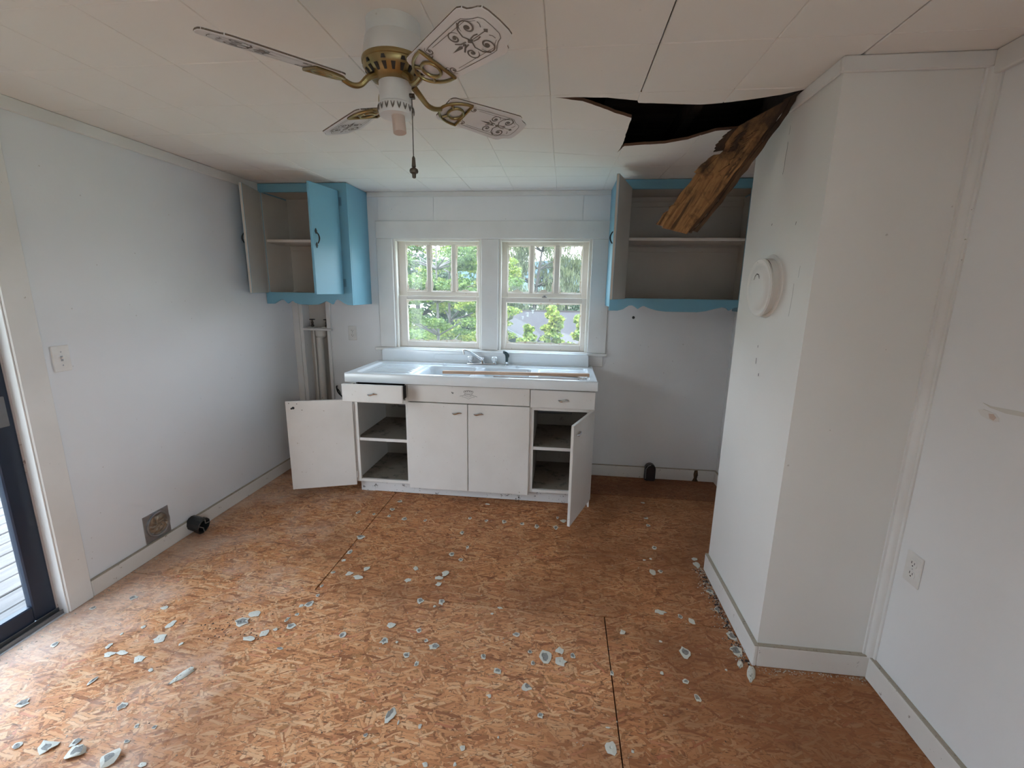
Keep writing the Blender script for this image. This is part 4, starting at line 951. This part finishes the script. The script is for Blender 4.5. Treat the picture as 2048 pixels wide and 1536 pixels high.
# ================================================================ PAINT FLAKES ON THE FLOOR
CH = [(-0.558,-1.83,0.041,0.04,"G"),(-0.677,-1.917,0.027,0.028,"G"),(-0.352,-1.872,0.039,0.029,"W"),(-0.234,-1.963,0.034,0.051,"W"),(-0.338,-1.995,0.026,0.023,"W"),(-0.394,-2.041,0.015,0.019,"W"),(-0.209,-2.044,0.065,0.054,"W"),(-0.382,-2.109,0.024,0.035,"W"),(-0.337,-2.146,0.045,0.034,"W"),(-0.296,-2.13,0.049,0.028,"W"),(-0.196,-2.151,0.05,0.044,"W"),(-0.104,-2.193,0.026,0.021,"W"),(0.037,-2.203,0.057,0.096,"C"),(-0.274,-2.263,0.019,0.051,"G"),(-0.426,-2.382,0.049,0.044,"G"),(-0.064,-2.342,0.042,0.04,"G"),(-0.611,-2.13,0.038,0.032,"G"),(0.09,-1.855,0.063,0.051,"W"),(0.069,-1.907,0.069,0.061,"G"),(0.302,-1.76,0.049,0.051,"R"),(0.272,-1.775,0.024,0.025,"W"),(0.258,-1.868,0.023,0.041,"R"),(0.285,-1.831,0.024,0.023,"R"),(0.301,-1.904,0.049,0.045,"R"),(0.208,-1.957,0.044,0.05,"W"),(0.17,-1.997,0.073,0.031,"W"),(0.244,-1.93,0.022,0.02,"W"),(0.551,-1.922,0.033,0.037,"R"),(0.308,-1.695,0.02,0.028,"R"),(0.33,-2.027,0.031,0.018,"G"),(0.118,-2.399,0.023,0.019,"G"),(0.054,-2.404,0.02,0.019,"G"),(-0.268,-2.51,0.033,0.032,"G"),(-0.167,-2.504,0.072,0.054,"C"),(-0.054,-2.511,0.06,0.059,"C"),(0.072,-2.514,0.059,0.063,"C"),(0.189,-2.514,0.032,0.019,"W"),(-0.092,-2.48,0.033,0.038,"G"),(0.071,-2.455,0.019,0.015,"G"),(-0.096,-2.058,0.018,0.023,"W"),(0.739,-1.842,0.051,0.039,"W"),(0.818,-1.669,0.038,0.05,"R"),(0.922,-1.662,0.038,0.044,"R"),(0.898,-1.696,0.02,0.018,"W"),(0.873,-1.853,0.031,0.032,"R"),(0.743,-1.932,0.041,0.041,"R"),(0.921,-1.904,0.022,0.021,"R"),(0.964,-1.932,0.051,0.039,"R"),(0.801,-1.93,0.018,0.015,"W"),(0.865,-1.989,0.032,0.032,"R"),(0.92,-2.029,0.021,0.035,"R"),(1.181,-1.959,0.026,0.032,"R"),(1.304,-1.82,0.035,0.03,"R"),(1.178,-1.708,0.02,0.012,"W"),(1.209,-1.666,0.029,0.018,"W"),(1.438,-1.921,0.062,0.078,"R"),(1.496,-1.888,0.044,0.042,"W"),(1.499,-1.944,0.054,0.052,"W"),(1.549,-1.906,0.025,0.032,"G"),(1.37,-1.908,0.022,0.023,"G"),(1.387,-1.964,0.021,0.026,"G"),(1.249,-2.022,0.046,0.037,"R"),(1.369,-2.077,0.047,0.038,"R"),(1.235,-2.133,0.023,0.018,"W"),(0.898,-2.257,0.04,0.066,"R"),(0.937,-2.277,0.007,0.022,"W"),(1.016,-2.281,0.015,0.019,"W"),(0.844,-2.336,0.017,0.018,"G"),(1.429,-2.189,0.028,0.023,"G"),(1.667,-2.274,0.044,0.053,"W"),(1.179,-2.336,0.021,0.021,"W"),(1.167,-2.39,0.012,0.016,"W"),(1.072,-2.401,0.02,0.022,"W"),(1.291,-2.285,0.009,0.012,"W"),(1.701,-1.972,0.018,0.03,"R"),(1.772,-1.746,0.027,0.038,"W"),(1.965,-1.593,0.063,0.038,"W"),(2.098,-1.635,0.041,0.049,"W"),(2.053,-1.612,0.024,0.037,"G"),(2.021,-1.829,0.048,0.075,"R"),(1.986,-1.974,0.031,0.03,"R"),(2.011,-2.042,0.026,0.039,"R"),(1.9,-1.946,0.021,0.017,"W"),(1.665,-2.203,0.018,0.006,"W"),(1.738,-2.276,0.012,0.012,"W"),(1.929,-1.779,0.019,0.015,"W"),(0.132,-0.879,0.031,0.048,"R"),(0.246,-0.885,0.025,0.036,"R"),(0.357,-0.898,0.027,0.041,"R"),(0.342,-0.807,0.04,0.043,"R"),(0.351,-0.687,0.037,0.046,"R"),(0.468,-0.916,0.041,0.05,"R"),(0.608,-0.918,0.024,0.034,"R"),(0.893,-0.85,0.024,0.039,"R"),(1.007,-0.867,0.025,0.044,"R"),(1.124,-0.864,0.038,0.047,"R"),(1.243,-0.871,0.032,0.042,"R"),(1.339,-0.894,0.032,0.062,"R"),(1.459,-0.89,0.037,0.068,"R"),(1.506,-0.804,0.048,0.055,"W"),(1.471,-0.762,0.021,0.034,"R"),(0.88,-1.035,0.036,0.044,"R"),(0.949,-1.184,0.024,0.035,"R"),(0.285,-1.167,0.063,0.059,"R"),(0.29,-1.327,0.033,0.048,"R"),(0.295,-1.407,0.027,0.025,"W"),(0.291,-1.514,0.024,0.023,"R"),(0.29,-1.625,0.021,0.024,"R"),(0.872,-1.267,0.035,0.045,"R"),(0.938,-1.311,0.03,0.032,"R"),(0.454,-1.462,0.042,0.046,"W"),(0.383,-1.514,0.044,0.038,"W"),(0.443,-1.536,0.064,0.043,"W"),(0.715,-1.423,0.036,0.045,"W"),(0.707,-1.526,0.038,0.034,"W"),(0.884,-1.446,0.039,0.054,"W"),(0.859,-1.485,0.049,0.034,"W"),(0.873,-1.534,0.034,0.04,"W"),(0.974,-0.639,0.041,0.025,"W"),(2.062,-0.683,0.04,0.029,"R"),(2.056,-0.78,0.033,0.034,"R"),(2.046,-1.036,0.035,0.042,"R"),(1.988,-1.28,0.047,0.054,"W"),(2.034,-1.27,0.029,0.032,"R"),(1.965,-1.174,0.019,0.017,"W"),(2.003,-1.156,0.017,0.021,"W"),(2.076,-0.46,0.036,0.026,"W"),(2.25,-1.127,0.036,0.035,"W"),(2.245,-1.18,0.041,0.064,"W"),(2.242,-1.541,0.027,0.046,"G"),(2.248,-1.708,0.046,0.068,"G"),(2.24,-1.791,0.063,0.057,"G"),(2.227,-1.865,0.034,0.04,"C"),(2.252,-1.91,0.05,0.094,"C"),(2.25,-1.404,0.043,0.044,"G"),(2.162,-1.897,0.011,0.014,"W")]
rnd = random.Random(21)
def flake(x, y, wd, hd, k):
    n = 11 if max(wd, hd) > .03 else 9
    rr = [rnd.uniform(.6, 1.12) for _ in range(n)]; p0 = rnd.uniform(0, 6.28)
    P = [(wd * .5 * rr[i] * math.cos(2 * PI * i / n + p0), hd * .5 * rr[i] * math.sin(2 * PI * i / n + p0)) for i in range(n)]
    ox, oy = rnd.uniform(-.1, .1) * wd, rnd.uniform(-.1, .1) * hd; ri = [rnd.uniform(.62, 1.18) for _ in range(n)]
    m = MB(); S_ = max(wd, hd); ca = rnd.uniform(0, PI); lift = S_ * rnd.uniform(.03, .10)
    if k == 'R': lift = -abs(lift) * .6
    if k == 'C': lift = -S_ * .22
    def h(u, v): q = (u * math.cos(ca) + v * math.sin(ca)) / S_ * 2; return lift * q * q if lift < 0 else lift * (1 - q * q) * .6 + .0005
    base = -min(0, min(h(u, v) for u, v in P)) + .0012
    inn = .68 if k == 'R' else .80 if k == 'G' else .6
    ring = lambda s_, dz: [(x + u * s_, y + v * s_, base + h(u * s_, v * s_) + dz) for u, v in P]
    vs = ring(1, -.001) + ring(1, .0004) + [(x + ox + u * inn * q, y + oy + v * inn * q, base + h(u * inn * q, v * inn * q) + .0012) for (u, v), q in zip(P, ri)] + ring(inn * .45, .0003 if k == 'R' else .0016) + [(x, y, base + (.0 if k == 'R' else .0014))]
    m.add(vs, [tuple(reversed(range(n)))] + [(a * n + i, a * n + (i + 1) % n, (a + 1) * n + (i + 1) % n, (a + 1) * n + i) for a in range(3) for i in range(n)] + [(3 * n + i, 3 * n + (i + 1) % n, 4 * n) for i in range(n)])
    m.mi = [0] * (1 + 2 * n) + [1] * (2 * n)
    return m
def curl(x, y, wd, hd):
    """a large flake rolled up along its length"""
    m = MB(); nu, nv = 9, 8; L = max(wd, hd); W = min(wd, hd) * .75; a = math.radians(rnd.choice([35, 50, 28]) if wd >= hd else 65)
    vs = []
    for th in (0, .0014):
        for i in range(nu + 1):
            u = -1 + 2 * i / nu; ww = W * .5 * (1 - .75 * u * u * (1 if u < 0 else .5)) + .002; arc = 1.15 + .5 * u
            for j in range(nv + 1):
                v = -1 + 2 * j / nv; r = ww / 1.1
                lx = u * L * .5 + .004 * math.sin(j * 1.7 + i); ly = (r - th) * math.sin(v * arc); lz = (r - th) * (math.cos(v * arc) - math.cos(arc)) * .75 + .0015
                vs.append((x + lx * math.cos(a) - ly * math.sin(a), y + lx * math.sin(a) + ly * math.cos(a), max(.0003, lz + .0022 * math.sin(i * 2.3 + j * 1.1) * (1 - abs(v)))))
    q = (nu + 1) * (nv + 1); g = [(i * (nv + 1) + j, i * (nv + 1) + j + 1, (i + 1) * (nv + 1) + j + 1, (i + 1) * (nv + 1) + j) for i in range(nu) for j in range(nv)]
    m.add(vs, g, 0); m.f += [tuple(q + t for t in reversed(f)) for f in g]; m.mi += [1] * len(g)
    return m
ORD = 'first second third fourth fifth sixth seventh eighth ninth tenth eleventh twelfth thirteenth fourteenth fifteenth sixteenth seventeenth eighteenth nineteenth twentieth'.split()
def zone(x, y):
    if x > 1.78: return 'by the chimney base' if y > -1.95 and x > 2.0 else 'left of the chimney front' if y < -1.55 else 'right of the sink cabinet'
    if y > -1.36: return 'before the sink cabinet'
    if x < -.12 and y < -1.7: return 'beside the sliding door'
    if y > -1.78: return 'in mid floor'
    return 'in the left foreground' if x < .75 else 'in the right foreground'
KN = {'W': ('paint_flake', 'flat white paint flakes'), 'R': ('ring_chip', 'grey-centred chips'), 'G': ('grey_flake', 'dull grey flakes'), 'C': ('curled_flake', 'curled paint flakes')}
gr = {}
for c in CH: gr.setdefault((zone(c[0], c[1]), c[4]), []).append(c)
for (z, k), cs in gr.items():
    cs.sort(key=lambda c: (c[0] - 1.45) / (c[1] + 3.9))
    for i, (x, y, wd, hd, _) in enumerate(cs):
        nm, pl = KN[k]; rolled = k == 'C' and not (y < -2.25)
        m = curl(x, y, wd * .85, hd * .85) if rolled else flake(x, y, wd * .95, hd * .95, k)
        mats = {'W': ['chipw', 'chipw'], 'R': ['chipw', 'chipg'], 'G': ['chipw', 'chipg'], 'C': ['chipw', 'chipg']}[k]
        o = m.build(nm, mats, None, (x, y, 0), smooth=rolled, fixn=not rolled)
        if len(cs) == 1: lab = 'the only one of the %s %s' % (pl, z)
        elif i == len(cs) - 1: lab = 'rightmost of the %s %s' % (pl, z)
        elif i == 0: lab = 'leftmost of the %s %s' % (pl, z)
        else: lab = '%s from left of the %s %s' % (ORD[i] if i < 20 else 'number %d' % (i + 1), pl, z)
        tag(o, lab.replace('from left', 'from the left'), 'paint flake', pl + ' ' + z)
# grit too small to count
m = MB(); rnd = random.Random(31)
def grit(x, y, s_):
    a = rnd.uniform(0, 6.28); c, d = math.cos(a) * s_, math.sin(a) * s_
    m.add([(x + c, y + d, .0004), (x - d, y + c, .0004), (x - c, y - d * .7, .0004), (x, y, s_ * .8)], [(0, 1, 3), (1, 2, 3), (2, 0, 3)])
for _ in range(650):
    grit(rnd.uniform(-.6, 2.2), rnd.uniform(-2.75, -.4), rnd.choice([.0012, .0018, .0026, .004]))
for _ in range(260):
    y = rnd.uniform(-1.85, -1.2); grit(XC - .02 - abs(rnd.gauss(0, .025)), y, rnd.choice([.002, .004, .006]))
for _ in range(160):
    grit(XL + .025 + abs(rnd.gauss(0, .02)), rnd.uniform(-2.4, -1.0), rnd.choice([.002, .003, .005]))
for _ in range(160): grit(rnd.uniform(XC, XR), YC - .02 - abs(rnd.gauss(0, .012)), rnd.choice([.002, .003, .004]))
o = m.build('debris', 'debris', None, (.8, -1.5, 0), fixn=False); o['kind'] = 'stuff'
m = MB(); rnd = random.Random(32)
for _ in range(420):
    u = rnd.random()
    if u < .35: grit(XC - .022 - abs(rnd.gauss(0, .018)), rnd.uniform(-1.86, -1.22), rnd.choice([.004, .007]))
    elif u < .5: grit(rnd.uniform(.02, 1.6), -.556 - abs(rnd.gauss(0, .008)), rnd.choice([.003, .005]))
    elif u < .62: grit(rnd.gauss(.01, .09), rnd.gauss(-1.93, .06), rnd.choice([.003, .005]))
    elif u < .72: grit(rnd.uniform(1.6, 2.6), rnd.gauss(-.36, .05), rnd.choice([.003, .005]))
    else: grit(rnd.uniform(-.5, 2.2), rnd.uniform(-2.7, -.6), rnd.choice([.002, .003, .004]))
o = m.build('dark_debris', 'slot', None, (.8, -1.5, 0), fixn=False); o['kind'] = 'stuff'

# ================================================================ OUTDOORS
GZ = -3.4
S('ground', J(((-90, .2, GZ - .2), (90, 140, GZ)), ((-60, -40, GZ - .2), (-.9, .2, GZ)), ((2.85, -40, GZ - .2), (60, .2, GZ)), ((-.9, -40, GZ - .2), (2.85, -5.43, GZ))), 'ground')
dk = thing('deck', 'weathered grey plank deck outside the sliding glass door', 'deck', (-2.0, -2.4, -.12))
x = XL - .145; rnd = random.Random(3)
for i in range(17):
    a = x - .14 * (i + 1); B(((a + .005, -4.6 + rnd.uniform(-.02, .02), -.115), (a + .137, .2, -.08 + rnd.uniform(-.002, .002)))).build('deck_board', 'deckw' if i == 0 else 'deck', dk, bevel=.004)
B(((x - .14 * 17, -4.5, -.25), (x, .1, -.118))).build('deck_frame', 'bark', dk)
def leaves(name, clusters, n, size, mat, parent, droop=0, seed=1, lay=.5):
    g = np.random.default_rng(seed); c = np.array([k[:3] for k in clusters]); r = np.array([k[3:6] for k in clusters])
    wgt = np.prod(r, axis=1) ** .67; idx = g.choice(len(c), n, p=wgt / wgt.sum())
    d = g.normal(size=(n, 3)); d /= np.linalg.norm(d, axis=1)[:, None]; rad = g.uniform(.35, 1, n) ** .6
    p = c[idx] + d * rad[:, None] * r[idx]
    ax = g.normal(size=(n, 3)); ax[:, 2] *= (1 - lay)
    if droop: ax = ax * .25; ax[:, 2] -= droop
    ax /= np.linalg.norm(ax, axis=1)[:, None]
    s = np.cross(ax, g.normal(size=(n, 3)) * [1, 1, .4] + [0, 0, .01]); s /= np.linalg.norm(s, axis=1)[:, None]
    L = size * g.uniform(.6, 1.3, n)[:, None]; Wd = L * (.09 if droop else .34)
    v = np.stack([p - ax * L / 2, p + s * Wd, p + ax * L / 2, p - s * Wd], 1).reshape(-1, 3) - np.array(parent['_b'])
    me = bpy.data.meshes.new(name); me.vertices.add(4 * n); me.vertices.foreach_set('co', v.ravel())
    me.loops.add(4 * n); me.loops.foreach_set('vertex_index', np.arange(4 * n, dtype=np.int32)); me.polygons.add(n)
    me.polygons.foreach_set('loop_start', np.arange(0, 4 * n, 4, dtype=np.int32)); me.update(calc_edges=True)
    me.materials.append(M[mat]); o = bpy.data.objects.new(name, me); C.objects.link(o); o.parent = parent; o['kind'] = 'stuff'; o['_b'] = parent['_b']; return o
def branches(t, x, y, z0, z1, r, n, spread, mat, seed, lean=0, drop=0):
    g = random.Random(seed); m = MB()
    tr = [(x + lean * q * q + g.uniform(-.05, .05) * r * 6, y + g.uniform(-.05, .05) * r * 6, z0 + (z1 - z0) * q) for q in [i / 7 for i in range(8)]]
    m.tube(tr, [r * (1 - .8 * i / 7) for i in range(8)], 8); m.build('trunk', mat, t, smooth=True)
    m = MB(); tips = []
    for i in range(n):
        q = g.uniform(.3, 1); k = int(q * 7); p = V(tr[k]); a = g.uniform(0, 2 * PI); L = spread * g.uniform(.5, 1) * (1.15 - .5 * q)
        d = V((math.cos(a), math.sin(a), g.uniform(.05, .6))) * L; pts = [p, p + d * .4 + V((0, 0, .05 * L)), p + d * .75 + V((g.uniform(-.1, .1) * L, g.uniform(-.1, .1) * L, -.03 * L)), p + d + V((0, 0, -drop * L))]
        m.tube(pts, [r * .34, r * .24, r * .14, r * .05], 5); tips += [pts[2], pts[3]]
    m.build('branches', mat, t, smooth=True, fixn=False); return tips
def crown(x, y, z, rx, ry, rz, n, b, seed):
    g = random.Random(seed)
    return [(x + g.uniform(-rx, rx), y + g.uniform(-ry, ry), z + g.uniform(-rz, rz), b, b, b * .32) for _ in range(n)]
def tree(name, label, x, y, z0, z1, r, n, spread, mat, leaf, nl, size, blob, seed, cat='tree', group=None, extra=(), droop=0, lean=0, lay=.5, flat=.6):
    t = thing(name, label, cat, (x, y, z0), group)
    tips = branches(t, x, y, z0, z1, r, n, spread, mat, seed, lean, .3 if droop else .05)
    cl = [(p.x, p.y, p.z, blob, blob, blob * flat) for p in tips] + list(extra)
    leaves('foliage', cl, nl, size, leaf, t, droop, seed, lay); return t
tree('leafy_tree', 'spreading green tree with grey branches close outside the left window', -2.0, 8.6, GZ, 2.9, .075, 54, 2.5, 'barkp', 'leaf_a', 36000, .075, .34, 5, flat=.30, lay=.75, extra=crown(-1.9, 8.7, 1.4, 2.0, .8, 2.2, 26, .42, 3))
tree('leafy_tree', 'yellow green layered tree beyond the branchy tree in the left window', -2.9, 13.5, GZ, 3.0, .10, 50, 3.2, 'bark', 'leaf_b', 30000, .10, .5, 9, flat=.34, lay=.75, extra=crown(-2.9, 13.5, 1.0, 2.6, 1, 2.0, 16, .55, 4))
tree('dark_tree', 'dark green tree filling the background of the left window', -6.0, 19, GZ, 2.6, .25, 46, 3.6, 'bark', 'leaf_d', 12000, .2, .9, 12)
tree('dark_tree', 'green tree at the right edge of the left window view', -4.6, 21.5, GZ, 2.4, .2, 34, 2.2, 'bark', 'leaf_a', 8000, .18, .7, 13)
tree('willow', 'grey green willow with hanging leaves behind the house', -.9, 31, GZ, 5.6, .22, 40, 4.0, 'bark', 'leaf_w', 17000, .34, .7, 14, droop=1.6, lean=.9, flat=1.3)
tree('willow', 'second paler willow right of the first behind the house', 1.7, 34, GZ, 4.2, .22, 30, 2.6, 'bark', 'leaf_w', 9000, .34, .7, 15, droop=1.6, flat=1.4)
tree('round_tree', 'bright green round tree at the right edge of the right window', 4.5, 33, GZ, 2.6, .22, 40, 1.9, 'bark', 'leaf_b', 14000, .22, .9, 16)
rnd = random.Random(8)
for i, x in enumerate([-4.6, -2.9, -1.2, .6, 2.4, 4.2, 6.0]):
    tree('hedge_shrub', '%s from the left of the dark shrubs behind the house roof' % ORD[i], x, 31 + rnd.uniform(-.4, .4), GZ, rnd.uniform(.2, .8), .1, 22, .9, 'bark', 'leaf_d', 5200, .22, .6, 40 + i, cat='shrub', group='dark shrubs behind the roof', extra=[(x, 31, -1.2, .85, .8, 1.6)])
for i, (x, y, zt, sp, lb) in enumerate([(.62, 8.0, .62, .30, 'leftmost small sapling with yellow green tips before the house roof'), (1.18, 8.2, 1.05, .40, 'tall middle sapling with yellow green tips before the house roof'), (1.98, 8.4, .85, .36, 'right sapling with yellow green tips at the right window edge'), (.25, 7.6, .05, .34, 'low bush with pale green leaves at the bottom left of the right window'), (1.58, 7.8, .15, .36, 'low bright bush between the middle and right saplings outside')]):
    ex = [(x + rnd.uniform(-.30, .30) * (.25 + q / 12), y + rnd.uniform(-.2, .2), zt - .05 - .075 * q, rnd.uniform(.09, .22), .16, rnd.uniform(.06, .13)) for q in range(20)]
    tree('sapling' if i < 3 else 'bush', lb, x, y, GZ, zt, .025, 26, sp, 'bark', 'leaf_b', 4200, .11, .11, 60 + i, cat='sapling' if i < 3 else 'bush', extra=ex, lay=.3)
for i, y in enumerate((-9.5, -7.0, -4.6, -2.2, .4)):  # unseen tree row added to block low sky and dim the right wall
    tree('added_tree', '%s tree of the added unseen row beyond the plank deck' % ORD[i], -7.6 + .5 * (i % 2), y, GZ, 3.2, .16, 30, 1.4, 'bark', 'leaf_d', 3400, .26, .75, 80 + i, group='added trees beyond the deck', extra=[(-7.4, y, z, 1.2, 1.3, .9) for z in (-1.8, -.4, 1.0, 2.0)])
# neighbouring house below
hs = thing('house', 'low neighbouring house with mauve shingled roof seen through the right window', 'house', (1.5, 21, GZ))
m = MB(); m.add([(-1.35, 23, .27), (9, 23, .27), (9, 17.2, -1.35), (-1.35, 17.2, -1.35), (9, 28.8, -1.35), (-1.35, 28.8, -1.35)], [(3, 2, 1, 0), (0, 1, 4, 5)])
m.v += [v + V((0, 0, -.12)) for v in m.v]; m.f += [(6, 7, 8, 9), (7, 6, 11, 10), (3, 2, 8, 9), (0, 3, 9, 6), (5, 0, 6, 11)]; m.mi = [0] * len(m.f); m.build('main_roof', 'roof', hs)
B(((-1.1, 17.8, GZ), (8.8, 28.3, -1.30))).build('wall', 'siding', hs)
B(((-1.35, 22.94, .26), (9, 23.06, .33))).build('ridge_cap', 'roofb', hs)
def gable(nm, xc, hw, yf, yb, zp, ze, mat):
    m = MB(); k = .12
    m.add([(xc, yf, zp), (xc + hw, yf, ze), (xc + hw, yb, ze), (xc, yb, zp), (xc - hw, yf, ze), (xc - hw, yb, ze)], [(0, 1, 2, 3), (4, 0, 3, 5)])
    m.v += [v + V((0, 0, -.08)) for v in m.v]; m.f += [(6, 7, 8, 9), (10, 6, 9, 11), (1, 2, 8, 7), (4, 5, 11, 10)]; m.mi = [0] * len(m.f); r = m.build(nm + '_roof', mat, hs)
    m = MB()
    for e in (1, -1): m.add([(xc, yf - .03, zp + .02), (xc + e * (hw + .05), yf - .03, ze + .0), (xc + e * (hw + .05), yf - .03, ze - .13), (xc, yf - .03, zp - .12), (xc, yf + .03, zp + .02), (xc + e * (hw + .05), yf + .03, ze), (xc + e * (hw + .05), yf + .03, ze - .13), (xc, yf + .03, zp - .12)], [(0, 1, 2, 3), (4, 5, 6, 7), (0, 1, 5, 4), (3, 2, 6, 7), (1, 2, 6, 5)])
    m.build('fascia', 'fascia', hs)
    m = MB(); m.prism([(xc - hw + .12, GZ), (xc + hw - .12, GZ), (xc + hw - .12, ze - .1), (xc, zp - .1), (xc - hw + .12, ze - .1)], .15, 'y', yf + .25); m.build('gable_wall', 'siding', hs)
gable('left_wing', -1.15, 1.5, 15.2, 21, -.02, -.75, 'roof'); gable('porch', 1.45, 1.35, 14.4, 19.5, -.62, -1.05, 'roofb')
for x, y, h in ((-.55, 22.0, .20), (-.80, 21.6, .12), (-.3, 22.6, .16)): MB().lathe([(.05, 0), (.05, h), (.075, h), (.075, h + .05)], 10, 0, (x, y, .27 - (23 - y) * .28 - .02)).build('vent_pipe', 'fascia', hs)
# far ridges
def ridge(y, z0, hs_, mat, lab, seed):
    g = random.Random(seed); m = MB(); n = 60; vs = []
    for i in range(n + 1):
        x = -320 + 640 * i / n; h = z0 + hs_ * (.5 * math.sin(x * .011 + seed) + .3 * math.sin(x * .031 + seed * 2) + .15 * math.sin(x * .08 + seed))
        vs += [(x, y, GZ - 1), (x, y + 40, h), (x, y + 160, GZ - 1)]
    m.add(vs, [(3 * i + j, 3 * i + 3 + j, 3 * i + 4 + j, 3 * i + 1 + j) for i in range(n) for j in (0, 1)])
    o = m.build('hill_ridge', mat, None, (0, y, GZ), smooth=True); o['kind'] = 'structure'
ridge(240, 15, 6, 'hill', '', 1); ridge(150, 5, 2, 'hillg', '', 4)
for o in bpy.data.objects:
    if '_b' in o: del o['_b']
